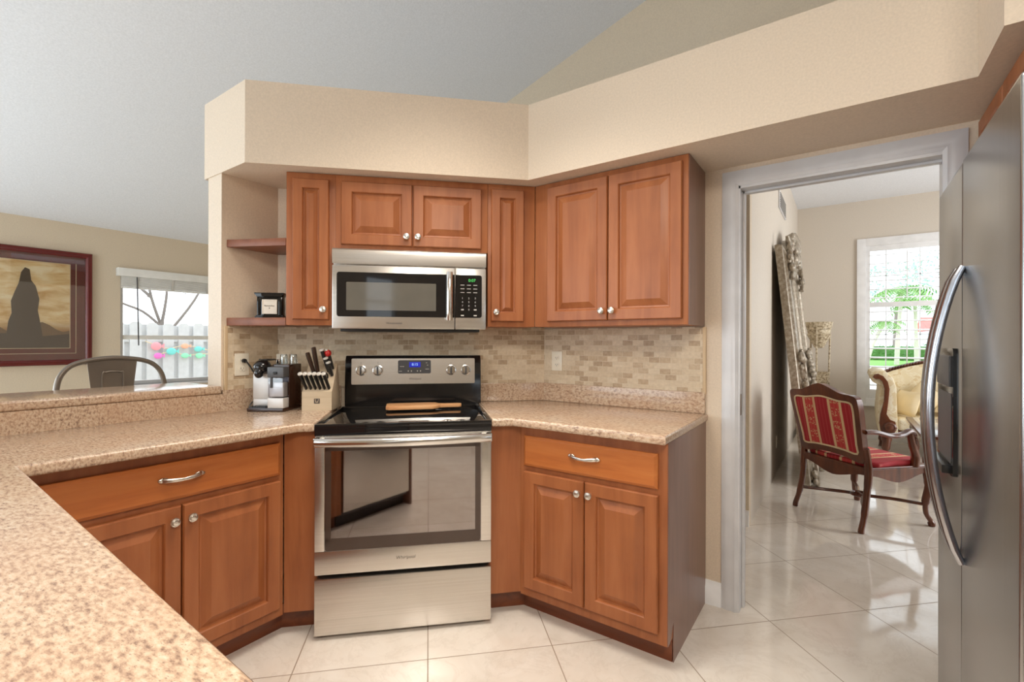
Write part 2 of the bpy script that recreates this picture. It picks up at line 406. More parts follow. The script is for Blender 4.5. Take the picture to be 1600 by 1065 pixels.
def m_stripes(name, along='x'):
    m, nt, b = newmat(name); pset(b, Roughness=.75)
    tc = nt.nodes.new('ShaderNodeTexCoord'); sx = nt.nodes.new('ShaderNodeSeparateXYZ'); nt.links.new(tc.outputs['Object'], sx.inputs[0])
    ad = nt.nodes.new('ShaderNodeMath'); ad.operation = 'ADD'; ad.inputs[1].default_value = .5; nt.links.new(sx.outputs['X'], ad.inputs[0])
    rd, cr = srgb(168, 30, 42), srgb(222, 190, 146)
    stops = [(0, rd)]
    for c in (.36, .605):
        stops += [(c - .062, cr), (c - .038, rd), (c + .038, cr), (c + .062, rd)]
    stops = [(0, rd)] + [x for c in (.385, .60) for x in ((c - .054, cr), (c - .034, srgb(196, 60, 58)), (c + .034, cr), (c + .054, rd))]
    base = ramp(nt, ad.outputs[0], stops, 'CONSTANT')
    # medallions inside the two bands
    band = ramp(nt, ad.outputs[0], [(0, (0, 0, 0, 1))] + [x for c in (.385, .60) for x in ((c - .032, (1, 1, 1, 1)), (c + .032, (0, 0, 0, 1)))], 'CONSTANT')
    cxyz = nt.nodes.new('ShaderNodeCombineXYZ'); nt.links.new(sx.outputs['X'], cxyz.inputs['X']); nt.links.new(sx.outputs['Z'], cxyz.inputs['Y']); nt.links.new(sx.outputs['Y'], cxyz.inputs['Z'])
    vor = N(nt, 'ShaderNodeTexVoronoi'); vor.inputs['Scale'].default_value = 75; nt.links.new(cxyz.outputs[0], vor.inputs['Vector'])
    wv = N(nt, 'ShaderNodeTexWave'); wv.bands_direction = 'Y' if along == 'x' else 'Z'; wv.inputs['Scale'].default_value = 3.4; wv.inputs['Distortion'].default_value = 0
    nt.links.new(cxyz.outputs[0], wv.inputs['Vector'])
    md = ramp(nt, vor.outputs['Distance'], [(.3, (1, 1, 1, 1)), (.45, (0, 0, 0, 1))])
    wm = ramp(nt, wv.outputs['Fac'], [(.25, (0, 0, 0, 1)), (.35, (1, 1, 1, 1))])
    f1 = mix(nt, 1.0, md, wm, 'MULTIPLY'); f2 = mix(nt, 1.0, f1, band, 'MULTIPLY')
    col = mix(nt, f2, base, srgb(214, 178, 132))
    # thin woven lines in the red
    fine = N(nt, 'ShaderNodeTexWave'); fine.bands_direction = 'X'; fine.inputs['Scale'].default_value = 11; nt.links.new(cxyz.outputs[0], fine.inputs['Vector'])
    col = mix(nt, ramp(nt, fine.outputs['Fac'], [(.9, (0, 0, 0, 1)), (.97, (.3, .3, .3, 1))]), col, srgb(214, 120, 110))
    nt.links.new(col, b.inputs['Base Color']); return m
STRIPE = m_stripes('red_gold_striped_silk')
STRIPES = m_stripes('red_gold_striped_seat', 'y')
def m_damask():
    m, nt, b = newmat('cream_damask'); v = coords(nt); f = noise(nt, v, 9, 3, .5, 1.5)
    c = ramp(nt, f, [(.42, srgb(230, 216, 182)), (.5, srgb(238, 228, 202)), (.56, srgb(220, 200, 158))]); nt.links.new(c, b.inputs['Base Color']); pset(b, Roughness=.6); return m
DAMASK = m_damask()
CUSH = m_plain('cream_satin_cushion', srgb(234, 216, 178), .5)
def m_ornate():
    m, nt, b = newmat('antiqued_silver_gilt'); v = coords(nt); f = noise(nt, v, 34, 4, .6)
    c = ramp(nt, f, [(.25, srgb(126, 112, 96)), (.5, srgb(160, 148, 130)), (.75, srgb(196, 188, 174))]); nt.links.new(c, b.inputs['Base Color'])
    pset(b, Roughness=.42, Metallic=.35); bump(nt, b, f, .25, .003); return m
ORN = m_ornate()
def m_urn():
    m, nt, b = newmat('antiqued_ivory_gilt'); v = coords(nt); f = noise(nt, v, 40, 4, .6)
    c = ramp(nt, f, [(.35, srgb(120, 98, 66)), (.55, srgb(206, 190, 160)), (.75, srgb(228, 218, 196))]); nt.links.new(c, b.inputs['Base Color']); pset(b, Roughness=.5); bump(nt, b, f, .4, .004); return m
URN = m_urn()
def m_print():
    # plain sepia sky over dark hills
    m, nt, b = newmat('sepia_landscape_print'); tc = nt.nodes.new('ShaderNodeTexCoord'); sx = nt.nodes.new('ShaderNodeSeparateXYZ'); nt.links.new(tc.outputs['Object'], sx.inputs[0])
    v = coords(nt, (2.5, 1, 7)); n = noise(nt, v, 2.0, 4, .55, .5)
    sky = ramp(nt, n, [(.3, srgb(206, 160, 92)), (.5, srgb(232, 204, 150)), (.68, srgb(246, 230, 194))])
    mr = nt.nodes.new('ShaderNodeMapRange'); mr.inputs['From Min'].default_value = .30; mr.inputs['From Max'].default_value = .42
    nt.links.new(sx.outputs['Z'], mr.inputs['Value'])
    col = mix(nt, mr.outputs[0], srgb(150, 98, 46), sky)
    nt.links.new(col, b.inputs['Base Color']); pset(b, Roughness=.35); return m
PRINT = m_print()
SHADE = m_plain('sepia_dark_ink', srgb(66, 52, 38), .4)
SHADE2 = m_plain('sepia_mid_ink', srgb(112, 84, 52), .4)

# ------------------------------------------------------------------ structure
XW = -2.54; TW = 2.776; YB = 2.4505; ZT = .926; ZC = .888; SOF0, SOF1 = 2.112, 2.50
struct(MB().box(-7, 4.6, -3.1, 8.0, -.06, 0).build('floor', FLOOR))
# vaulted ceiling over dining area and kitchen
def cz(x): return 2.42 + .3085 * (x + 6.2)
struct(MB().prism([(-6.35, cz(-6.35)), (.8, cz(.8)), (4.6, cz(.8) - .3085 * 3.8), (4.6, cz(.8) - .3085 * 3.8 + .1), (.8, cz(.8) + .1), (-6.35, cz(-6.35) + .1)], -3.1, 3.70, 'xz').build('ceiling', CEIL))
# gable wall above the plant ledge, over the passage
struct(MB().prism([(-2.69, 0), (-.53, 0), (-.53, 2.44), (4.6, 2.44), (4.6, cz(.8) - 1.17), (.8, cz(.8)), (-6.2, cz(-6.2)), (-6.2, 0)], 3.62, 3.70, 'xz').build('wall_gable', PAINTB))
wl = MB()   # dining side wall with window hole y 1.70..2.95, z .82..2.03
wl.box(-6.32, -6.2, -3.1, 1.70, 0, 2.46).box(-6.32, -6.2, 2.95, 3.70, 0, 2.46).box(-6.32, -6.2, 1.70, 2.95, 0, .80).box(-6.32, -6.2, 1.70, 2.95, 2.00, 2.46)
struct(wl.build('wall_left', PAINTB))
wr = MB()   # rear wall behind the viewer with a window x 1.7..2.4
wr.box(-6.32, 1.6, -3.2, -3.1, 0, 4.7).box(2.3, 4.6, -3.2, -3.1, 0, 4.4).box(1.6, 2.3, -3.2, -3.1, 0, 1.5).box(1.6, 2.3, -3.2, -3.1, 2.4, 4.5)
struct(wr.build('wall_rear', PAINTB))
struct(MB().box(1.15, 1.25, .9, 3.62, 0, 4.6).build('wall_right', PAINT))
struct(MB().box(4.5, 4.6, -3.1, 8.0, 0, 4.6).build('wall_far_right', PAINT))
# kitchen walls
wb = MB().box(-1.476, -.411, YB, 2.57, 0, SOF0).box(.325, 1.15, YB, 2.57, 0, SOF0).box(-.411, .325, YB, 2.57, 2.015, SOF0)
struct(wb.build('wall_back', PAINT))
a = st(-.836, TW)
struct(MB(FD).box(-.836, .70, TW, TW + .1, 0, SOF0).build('wall_range', PAINT, M=FD))
struct(MB().box(-2.685, XW, 1.098, 3.62, 0, SOF0).build('wall_wing', PAINT))
struct(MB().box(-2.685, XW, -1.0, 1.0975, 0, 1.012).build('wall_bar', PAINT))
# soffit with the plant ledge on top
soff = [(-2.72, 1.093), (-2.296, 1.093), (-1.336, 2.05), (.3455, 2.05), (.3455, 1.76), (1.15, 1.76), (1.15, 2.57), (-1.5, 2.57), (-2.72, 1.40)]
struct(MB().prism(soff, SOF0, SOF1).build('wall_soffit', PAINT))
struct(MB().prism([(-2.72, 1.4), (-1.5, 2.57), (1.15, 2.57), (1.15, 3.62), (-2.72, 3.62)], 2.44, SOF1).build('ceiling_passage', CEIL))
# living room beyond the doorway
YF = 7.8; XL = -.53
struct(MB().box(XL - .1, XL, 3.70, YF + .1, 0, 3.2).build('wall_living_left', PAINTL))
wx0, wx1, wz0, wz1 = .235, 1.93, .53, 2.55
wf = MB().box(XL - .1, wx0, YF, YF + .12, 0, 3.2).box(wx1, 4.6, YF, YF + .12, 0, 3.2).box(wx0, wx1, YF, YF + .12, 0, wz0).box(wx0, wx1, YF, YF + .12, wz1, 3.2)
struct(wf.build('wall_living_far', PAINTL))
struct(MB().box(XL - .1, 4.6, 3.70, YF + .12, 3.15, 3.25).build('ceiling_living', CEIL))
# backsplash mosaics
o = MB(FD).box(-.834, .684, TW - .012, TW, 1.02, 1.36).build('trim_1', SPL, M=FD); struct(o)
struct(MB(FB).box(-1.473, -.565, YB - .012, YB, 1.02, 1.352).build('trim_2', SPL, M=FB))
struct(MB(FL).box(1.124, 1.38, -XW - .012, -XW, 1.02, 1.352).build('trim_3', SPL, M=FL))
TILEB = m_plain('stone_border_tile', srgb(206, 180, 144), .5)
struct(MB(FB).box(-.565, -.549, YB - .014, YB, 1.02, 1.352, .004).build('trim_4', TILEB, M=FB))
struct(MB(FL).box(1.108, 1.124, -XW - .014, -XW, 1.02, 1.352, .004).build('trim_5', TILEB, M=FL))
# door casing and jamb
def casing_prof(): return [(0, 0), (.073, 0), (.073, -.010), (.060, -.018), (.045, -.014), (.03, -.018), (.012, -.012), (0, -.008)]
cs = MB()
yb = YB
cv = []; P_ = casing_prof(); n_ = len(P_)
for (fx, fz) in ((lambda a: -.478 + a, lambda a: 0.0), (lambda a: -.478 + a, lambda a: 2.0886 - a), (lambda a: .3855 - a, lambda a: 2.0886 - a), (lambda a: .3855 - a, lambda a: 0.0)):
    cv += [(fx(a), yb + b, fz(a)) for a, b in P_]
cf = [(k * n_ + i, k * n_ + (i + 1) % n_, (k + 1) * n_ + (i + 1) % n_, (k + 1) * n_ + i) for k in range(3) for i in range(n_)] + [tuple(range(n_)), tuple(3 * n_ + i for i in range(n_))]
cs.raw(cv, cf)
cs.box(-.411, -.398, yb - .008, 2.575, 0, 2.015).box(.320, .325, yb - .008, 2.575, 0, 2.015).box(-.411, .325, yb - .008, 2.575, 2.003, 2.016)
cs.box(-.398, -.386, 2.50, 2.535, 0, 2.003, .003).box(-.398, .320, 2.50, 2.535, 1.991, 2.003, .003)
dc = struct(cs.build('trim_6', WHITE))
sp = MB().box(-.3985, -.3965, 2.455, 2.485, .93, 1.03, .0008).build('strike_plate', BRZ, dc)
def bb(name, pts, h=.1, th=.014):
    mb = MB()
    for (p, q) in zip(pts, pts[1:]):
        p = Vector((*p, 0)); q = Vector((*q, 0)); d = q - p; L = d.length; ang = math.atan2(d.y, d.x)
        M = Matrix.Translation(p) @ Matrix.Rotation(ang, 4, 'Z')
        mb.prism([(0, 0), (-th, 0), (-th, h * .72), (-th * .55, h * .8), (-th * .45, h), (0, h)], 0, L, 'yz', L=M)
    return struct(mb.build(name, SHUT))
bb('baseboard_back', [(-.556, YB), (-.478, YB)], .115)
bb('baseboard_living_left', [(XL, YF), (XL, 3.62)][::-1] if False else [(XL, 3.62), (XL, YF)][::-1], .11)
bb('baseboard_gable', [(-2.6, 3.62), (XL, 3.62)], .11)
bb('baseboard_living_far', [(XL, YF), (3.5, YF)], .11)
bb('baseboard_left', [(-6.2, -3), (-6.2, 3.6)], .11)

# ------------------------------------------------------------------ windows
# dining side window
w1 = struct(MB().box(-6.31, -6.25, 1.70, 1.735, .80, 2.0).box(-6.31, -6.25, 2.915, 2.95, .80, 2.0).box(-6.31, -6.25, 1.735, 2.915, 1.965, 2.0).box(-6.31, -6.25, 1.735, 2.915, .80, .84).build('window_1', WHITE))
MB().box(-6.29, -6.24, 1.735, 2.915, 1.285, 1.33, .004).build('sash_rail', BLIND, w1)
MB().box(-6.275, -6.272, 1.735, 2.915, .84, 1.965).build('pane', PANE, w1)
MB().box(-6.32, -6.17, 1.67, 2.98, .775, .80, .004).build('sill', WHITE, w1)
bl = thing('window_blind', 'white window blind raised into a stack above the dining window', 'blind', frame((-6.2, 2.3, 1.83)))
MB().box(-6.2, -6.13, 1.66, 2.99, 1.945, 2.03, .006).build('valance', BLIND, bl)
mb = MB()
for i in range(9): mb.box(-6.195, -6.145, 1.70, 2.95, 1.842 + i * .0115, 1.8505 + i * .0115, .002)
mb.build('slat_stack', BLIND, bl)
MB().box(-6.19, -6.15, 1.70, 2.95, 1.822, 1.838, .003).build('bottom_rail', BLIND, bl)
MB().cyl((-6.14, 1.825, 1.95), (-6.14, 1.84, 1.22), .006, .006, 8).build('tilt_wand', GREYP, bl)
for y in (1.83, 2.15, 2.50):
    MB().box(-6.142, -6.139, y - .012, y + .012, 1.83, 1.95).build('ladder_tape', m_plain('blind_tape', srgb(200, 196, 188), .6) if 'blind_tape' not in MATS else MATS['blind_tape'], bl)
# living room window with plantation shutters
w2 = MB()
for (x0, x1, z0, z1) in ((.149, wx0 + .01, .45, 2.64), (wx1 - .01, 2.02, .45, 2.64), (wx0 + .01, wx1 - .01, 2.54, 2.64), (wx0 + .01, wx1 - .01, .45, .54)): w2.box(x0, x1, YF - .03, YF + .02, z0, z1, .005)
w2 = struct(w2.build('window_2', SHUT))
MB().box(.12, 2.05, YF - .06, YF - .03, .44, .465, .004).build('sill', SHUT, w2)
MB().box(wx0, wx1, YF + .085, YF + .09, wz0, wz1).build('pane', PANE, w2)
mb = MB()
for x in (.46, .80, 1.1, 1.5): mb.box(x - .006, x + .006, YF + .075, YF + .1, wz0, wz1)
for z in (.95, 1.38, 1.76, 2.15): mb.box(wx0, wx1, YF + .075, YF + .1, z - .006, z + .006)
mb.build('glazing_bars', SHUT, w2)
for k, (xa, xb_) in enumerate(((.245, 1.080), (1.085, 1.92))):
    sh = thing('window_shutter', ['white louvred shutter panel beside the left window frame', 'white louvred shutter panel mostly hidden behind the fridge'][k], 'shutter', frame((xa, YF, .53)), 'plantation shutters of the living room window')
    mb = MB()
    mb.box(xa, xa + .045, YF - .012, YF + .018, .53, 2.55, .003).box(xb_ - .045, xb_, YF - .012, YF + .018, .53, 2.55, .003)
    mb.box(xa + .045, xb_ - .045, YF - .012, YF + .018, 2.47, 2.55, .003).box(xa + .045, xb_ - .045, YF - .012, YF + .018, 1.735, 1.80, .003).box(xa + .045, xb_ - .045, YF - .012, YF + .018, .53, .66, .003)
    mb.build('shutter_frame', SHUT, sh)
    for z0, z1, n in ((.66, 1.735, 9), (1.80, 2.47, 6)):
        for i in range(n):
            z = z0 + (i + .5) * (z1 - z0) / n
            MB().box(xa + .046, xb_ - .046, -.04, .04, -.005, .005, .003, L=Matrix.Translation((0, YF + .003, z)) @ Matrix.Rotation(R(9), 4, 'X')).build('louver', SHUT, sh)
        xc = (xa + xb_) / 2
        MB().box(xc - .006, xc + .006, YF - .052, YF - .042, z0 + .04, z1 - .03, .002).build('tilt_rod', SHUT, sh)
# rear window, seen only mirrored in the appliances
w3 = struct(MB().box(1.6, 1.65, -3.19, -3.1, 1.5, 2.4).box(2.25, 2.3, -3.19, -3.1, 1.5, 2.4).box(1.65, 2.25, -3.19, -3.1, 1.5, 1.55).box(1.65, 2.25, -3.19, -3.1, 2.35, 2.4).box(1.65, 2.25, -3.18, -3.12, 1.93, 1.97).build('window_3', WHITE))
MB().box(1.65, 2.25, -3.16, -3.155, 1.55, 2.35).build('pane', PANE, w3)

# ------------------------------------------------------------------ counters
cl = [st(-.480, 2.13), st(-.543, 2.13), (-1.89, .293), (-.40, .25), (-.40, -.42), (XW, -.42), (XW, 1.365), st(-.826, TW), st(-.480, TW)]
ctl = MB().prism(cl, ZC, ZT, b=.012, seg=3).build('granite_countertop', GRAN)
tag(ctl, 'speckled granite countertop running under the bar ledge and into the left foreground', 'countertop')
MB().prism([(XW, 1.353), (XW, -.42), (XW + .02, -.42), (XW + .02, 1.34)], ZT, 1.012).build('bar_splash', GRAN, ctl)
MB().prism([(XW, 1.098), (XW + .018, 1.098), (XW + .018, 1.345), (XW, 1.36)], 1.011, 1.03).build('side_splash', GRAN, ctl)
MB(FD).box(-.820, -.480, TW - .02, TW, ZT, 1.03, .003).build('backsplash', GRAN, ctl)
cr = [st(.284, 2.13), (1.775 - 2.13 * 2 ** .5, 1.775), (-.542, 1.775), (-.542, YB), (YB - TW * 2 ** .5, YB), st(.284, TW)]
ctr = MB().prism(cr, ZC, ZT, b=.012, seg=3).build('granite_countertop', GRAN)
tag(ctr, 'short granite countertop over the cabinet beside the doorway', 'countertop')
MB().box(YB - TW * 2 ** .5 + .006, -.5525, YB - .02, YB, ZT, 1.03, .003).build('backsplash', GRAN, ctr)
MB(FD).box(.284, .681, TW - .02, TW, ZT, 1.03, .003).build('backsplash', GRAN, ctr)
tag(MB().box(-2.91, -2.515, -1.0, 1.094, 1.0125, 1.052, .014, 3).build('granite_ledge', GRAN), 'raised granite bar ledge on the half wall behind the counter', 'bar top')

# ------------------------------------------------------------------ cabinets
DP = [(0, -.014), (.004, -.020), (.050, -.020), (.0535, -.0165), (.056, -.0075), (.061, -.0055), (.064, -.0060), (.092, -.0185), (.094, -.0195)]
DPN = [(0, -.014), (.004, -.020), (.044, -.020), (.047, -.0165), (.049, -.0075), (.053, -.0055), (.055, -.0060), (.071, -.0185), (.073, -.0195)]
DRP = [(0, -.012), (.010, -.019), (.012, -.020)]
def knob(M, x, y, z, parent):
    L = M @ Matrix.Translation((x, y, z)) @ Matrix.Rotation(R(90), 4, 'X')
    MB(L).lathe((0, 0, 0), [(.0085, 0), (.007, .006), (.006, .010), (.011, .014), (.0155, .018), (.0165, .021), (.0150, .0245), (.011, .0262), (.0095, .0255), (.0085, .0262), (.003, .0266)], 20).build('knob', NICKEL, parent)
def pull(M, xc, y, z, parent):
    mb = MB(M)
    pts = catmull([(xc - .062, y - .004, z), (xc - .05, y - .016, z - .001), (xc - .025, y - .026, z - .003), (xc, y - .029, z - .004), (xc + .025, y - .026, z - .003), (xc + .05, y - .016, z - .001), (xc + .062, y - .004, z)], 5)
    n = len(pts); rr = [.0045 + .0035 * abs(i / (n - 1) - .5) * 2 for i in range(n)]
    mb.tube(pts, rr, 10, flat=((0, 0, 1), 1.25, .75))
    for sg in (-1, 1): mb.ball((xc + sg * .058, y - .006, z), (.017, .006, .0095))
    mb.build('pull_handle', NICKEL, parent)
def door(M, x0, x1, z0, z1, y, parent, kx=None, kz=None, prof=DP):
    d = MB(M).panel(x0, x1, z0, z1, [(i, y + d_) for i, d_ in prof], back=y - .0005).build('door', WOOD, parent, angle=14)
    if kx is not None: knob(M, kx, y - .020, kz, d)
    return d
def drawer(M, x0, x1, z0, z1, y, parent):
    d = MB(M).panel(x0, x1, z0, z1, [(i, y + d_) for i, d_ in DRP], back=y - .0005).build('drawer', WOODX, parent, angle=14)
    pull(M, (x0 + x1) / 2, y - .020, (z0 + z1) / 2 + .012, d); return d
UZ0, UZ1 = 1.355, SOF0 - .002
# uppers on the diagonal wall
c1 = thing('wall_cabinet', 'tall narrow wall cabinet left of the microwave, beside the corner shelves', 'cabinet', at(FD, -.57, 2.485, UZ0), 'wall cabinets')
MB(FD).box(-.693, -.462, 2.485, TW - .002, UZ0, UZ1, .002).build('body', WOOD, c1)
door(FD, -.660, -.490, 1.383, 2.077, 2.485, c1, -.513, 1.432, DPN)
c2 = thing('wall_cabinet', 'short two-door wall cabinet mounted above the microwave', 'cabinet', at(FD, -.08, 2.485, 1.745), 'wall cabinets')
MB(FD).box(-.462, .305, 2.485, TW - .002, 1.742, UZ1, .002).build('body', WOOD, c2)
MB(FD).box(-.478, -.4705, 2.49, 2.70, UZ0, 1.742).build('end_panel', WOOD, c2)
door(FD, -.433, -.0855, 1.760, 2.075, 2.485, c2, -.113, 1.806)
door(FD, -.0805, .270, 1.760, 2.075, 2.485, c2, -.056, 1.806)
c3 = thing('wall_cabinet', 'tall narrow wall cabinet right of the microwave, in the wall corner', 'cabinet', at(FD, .4, 2.485, UZ0), 'wall cabinets')
MB(FD).box(.306, .561, 2.485, TW - .002, UZ0, UZ1, .002).build('body', WOOD, c3)
door(FD, .323, .498, 1.383, 2.080, 2.485, c3, .348, 1.430, DPN)
c4 = thing('wall_cabinet', 'large two-door wall cabinet nearest the doorway, above the right counter', 'cabinet', at(FB, -.95, 2.155, UZ0), 'wall cabinets')
MB(FB).box(-1.359, -.560, 2.155, YB - .002, UZ0, UZ1, .002).build('body', WOOD, c4)
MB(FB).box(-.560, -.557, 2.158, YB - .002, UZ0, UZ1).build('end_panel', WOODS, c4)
door(FB, -1.275, -.937, 1.382, 2.082, 2.155, c4, -.960, 1.427)
door(FB, -.932, -.584, 1.382, 2.082, 2.155, c4, -.907, 1.427)
# cabinet above the fridge
c5 = thing('wall_cabinet', 'dark wood cabinet under the soffit above the fridge', 'cabinet', at(FR, -2.0, .43, 1.83), 'wall cabinets')
MB(FR).box(-2.438, -1.765, .428, 1.12, 1.80, UZ1, .002).build('body', WOOD, c5)
door(FR, -2.42, -2.105, 1.82, 2.095, .428, c5, -2.13, 1.86); door(FR, -2.095, -1.78, 1.82, 2.095, .428, c5, -2.07, 1.86)
# base cabinet right
b1 = thing('base_cabinet', 'base cabinet with drawer and two doors between the range and the doorway', 'cabinet', at(FB, -.9, 1.84, 0), 'base cabinets')
MB().prism([(-1.235, 1.84), (-.5535, 1.84), (-.5535, YB - .002), (-1.30, YB - .002)], .098, ZC - .001).build('body', WOOD, b1)
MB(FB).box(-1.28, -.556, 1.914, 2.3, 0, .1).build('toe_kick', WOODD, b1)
ep = [(1.84, ZC - .001), (1.84, .100), (1.865, .1), (1.914, .16), (1.914, 0), (YB - .003, 0), (YB - .003, ZC - .001)]
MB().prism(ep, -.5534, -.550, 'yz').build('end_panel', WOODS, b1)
drawer(FB, -1.210, -.588, .705, .842, 1.84, b1)
door(FB, -1.208, -.903, .142, .680, 1.84, b1, -.925, .632)
door(FB, -.899, -.586, .142, .680, 1.84, b1, -.872, .632)
MB(FD).box(.284, .432, 2.18, 2.20, .104, ZC - .001).build('filler_panel', WOOD, b1)
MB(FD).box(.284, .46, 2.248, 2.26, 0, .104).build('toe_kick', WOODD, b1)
# base cabinet left (under the bar side counter)
b2 = thing('base_cabinet', 'base cabinet with wide drawer and two doors left of the range', 'cabinet', at(FL, .7, 1.975, 0), 'base cabinets')
MB().prism([(-1.975, .30), (-1.975, 1.103), (-2.15, 1.18), (-2.53, 1.25), (-2.53, .30)], .098, ZC - .001).build('body', WOOD, b2)
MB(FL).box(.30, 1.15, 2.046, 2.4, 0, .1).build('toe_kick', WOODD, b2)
drawer(FL, .345, 1.083, .707, .842, 1.975, b2)
door(FL, .345, .715, .138, .682, 1.975, b2, .688, .633)
door(FL, .720, 1.083, .138, .682, 1.975, b2, .744, .634)
MB(FD).box(-.613, -.482, 2.18, 2.20, .104, ZC - .001).build('filler_panel', WOOD, b2)
MB(FD).box(-.70, -.482, 2.252, 2.264, 0, .104).build('toe_kick', WOODD, b2)
# peninsula: plain cabinet and a dishwasher at its end (mirrored in the oven glass)
b3 = thing('base_cabinet', 'cabinet under the foreground counter, its face turned from the viewer', 'cabinet', frame((-1.5, 0, 0)), 'base cabinets')
MB().box(-1.93, -1.045, -.39, .225, .1, ZC - .001, .002).build('body', WOOD, b3)
MB().box(-1.93, -1.045, -.35, .15, 0, .1).build('toe_kick', WOODD, b3)
dw = thing('dishwasher', 'steel dishwasher at the open end of the foreground counter, seen in the oven glass', 'dishwasher', frame((-.73, .2, 0)))
MB().box(-1.04, -.44, -.38, .20, .08, ZC - .001, .003).build('body', GREYP, dw)
MB().box(-1.035, -.445, .201, .235, .11, .86, .006).build('door', STEEL, dw)
MB().tube(catmull([(-.98, .236, .80), (-.97, .27, .80), (-.51, .27, .80), (-.50, .236, .80)], 5), .008, 10).build('handle', STEELH, dw)
MB().box(-1.04, -.44, -.3, .16, 0, .08).build('toe_kick', BLACKP, dw)
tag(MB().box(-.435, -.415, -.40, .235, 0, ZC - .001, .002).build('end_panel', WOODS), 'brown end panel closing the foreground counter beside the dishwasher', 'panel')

# corner shelves
for k, (z0, z1, lab) in enumerate(((1.747, 1.785, 'upper empty corner shelf between the wing wall and the narrow cabinet'), (1.352, 1.392, 'lower corner shelf carrying the small black framed card'))):
    s1, s2 = st(-.695, 2.487), st(-.695, TW - .003)
    tag(MB().prism([(XW + .001, 1.121), s1, s2, (XW + .001, 1.384)], z0, z1, b=.003).build('corner_shelf', SHELF), lab, 'shelf', 'corner shelves')
# little mantel shaped frame on the lower shelf
MC = at(FD, -.803, 2.592, 1.392)
ck = thing('picture_frame', 'small black mantel-shaped frame with a cream card on the lower corner shelf', 'frame', MC)
m1 = MB(MC).box(-.060, .060, .006, .055, .010, .112, .002).build('body', BLACK, ck)
MB(MC).box(-.068, .068, -.004, .06, 0, .010, .003).box(-.064, .064, 0, .058, .010, .016, .002).build('base', BLACK, ck)
MB(MC).prism([(-.070, .130), (.070, .130), (.070, .123), (.064, .118), (.060, .110), (-.060, .110), (-.064, .118), (-.070, .123)], -.006, .06, 'xz', b=.001).build('cornice', BLACK, ck)
for sx_ in (-.051, .051): MB(MC).box(sx_ - .007, sx_ + .007, -.001, .007, .016, .108, .002).build('pilaster', BLACK, ck)
cd = MB(MC).panel(-.036, .036, .022, .096, [(0, .003), (.004, .0015), (.005, .0035)], back=.0062).build('card', CARD, ck)
MB(MC).text('Remember', .011, 0, .003, .064).build('card_lettering', GREYINK, cd)
MB(MC).prism([(-.003, .052), (0, .048), (.003, .052), (.0015, .0545), (0, .0535), (-.0015, .0545)], .0024, .0032, 'xz').build('card_heart', INK, cd)

# ------------------------------------------------------------------ microwave
MWM = at(FD, -.0885, 2.44, 1.337)
mw = thing('microwave', 'stainless over-the-range microwave with black door window', 'microwave', MWM)
MB(FD).box(-.469, .292, 2.475, TW - .002, 1.345, 1.737, .003).build('body', STEEL, mw)
MB(FD).box(-.44, .265, 2.50, 2.74, 1.325, 1.345, .004).build('underside_vent', BLACKP, mw)
MB(FD).prism([(2.442, 1.660), (2.475, 1.660), (2.475, 1.737), (2.456, 1.737), (2.443, 1.735), (2.437, 1.728), (2.4365, 1.71)], -.469, .292, 'yz').build('top_grille', STEEL, mw)
dr = MB(FD).box(-.469, .1305, 2.44, 2.474, 1.338, 1.652, .004).build('door', STEEL, mw)
cp = MB(FD).box(.1335, .292, 2.44, 2.474, 1.338, 1.652, .004).build('control_panel', STEEL, mw)
def rrect(x0, x1, z0, z1, r, n=4):
    pts = []
    for (cx_, cz_, a0) in ((x1 - r, z1 - r, 0), (x0 + r, z1 - r, 90), (x0 + r, z0 + r, 180), (x1 - r, z0 + r, 270)):
        for k in range(n + 1): a = R(a0 + 90 * k / n); pts.append((cx_ + r * math.cos(a), cz_ + r * math.sin(a)))
    return pts
def corners(x0, x1, z0, z1, rl, rr_):
    pts = []
    for (cx_, cz_, a0, r) in ((x1, z1, 0, rr_), (x0, z1, 90, rl), (x0, z0, 180, rl), (x1, z0, 270, rr_)):
        sx_ = -1 if cx_ == x1 else 1; sz_ = -1 if cz_ == z1 else 1
        for k in range(5): a = R(a0 + 90 * k / 4); pts.append((cx_ + sx_ * r + r * math.cos(a), cz_ + sz_ * r + r * math.sin(a)))
    return pts
MB(FD).prism(corners(-.447, .1300, 1.398, 1.618, .012, .001), 2.4385, 2.442, 'xz').build('door_glass', BLACK, dr)
MB(FD).prism(rrect(-.402, .036, 1.430, 1.569, .003), 2.4375, 2.44, 'xz').build('mesh_window', MWIN, dr)
MB(FD).text('FRIGIDAIRE', .0125, -.171, 2.4394, 1.366, sx=1.25).build('brand_lettering', INK, dr)
hm = MB(FD)
hm.tube(catmull([(.103, 2.412, 1.385), (.103, 2.402, 1.43), (.103, 2.398, 1.505), (.103, 2.402, 1.58), (.103, 2.412, 1.627)], 6), .0135, 12, flat=((1, 0, 0), 1.15, .75))
for z in (1.40, 1.612): hm.box(.092, .114, 2.408, 2.441, z - .012, z + .012, .004)
hm.build('handle', STEELH, dr)
MB(FD).prism(corners(.1340, .270, 1.398, 1.618, .001, .012), 2.4385, 2.442, 'xz').build('key_panel', BLACK, cp)
kx0 = (.170, .203, .236)
def key(x, z, w, h): MB(FD).box(x - w, x + w, 2.4378, 2.4386, z - h, z + h).build('key', PALEINK, cp)
for i, z in enumerate((1.566, 1.547, 1.528)):
    for x in kx0: key(x, z, .010, .0014)
for i, row in enumerate(('123', '456', '789')):
    for x, ch in zip(kx0, row): MB(FD).text(ch, .013, x, 2.4382, 1.498 - i * .0195).build('key', PALEINK, cp)
MB(FD).text('0', .013, .203, 2.4382, 1.4395).build('key', PALEINK, cp)
for x in (kx0[0], kx0[2]): key(x, 1.4395, .007, .0032); key(x, 1.4095, .008, .003)
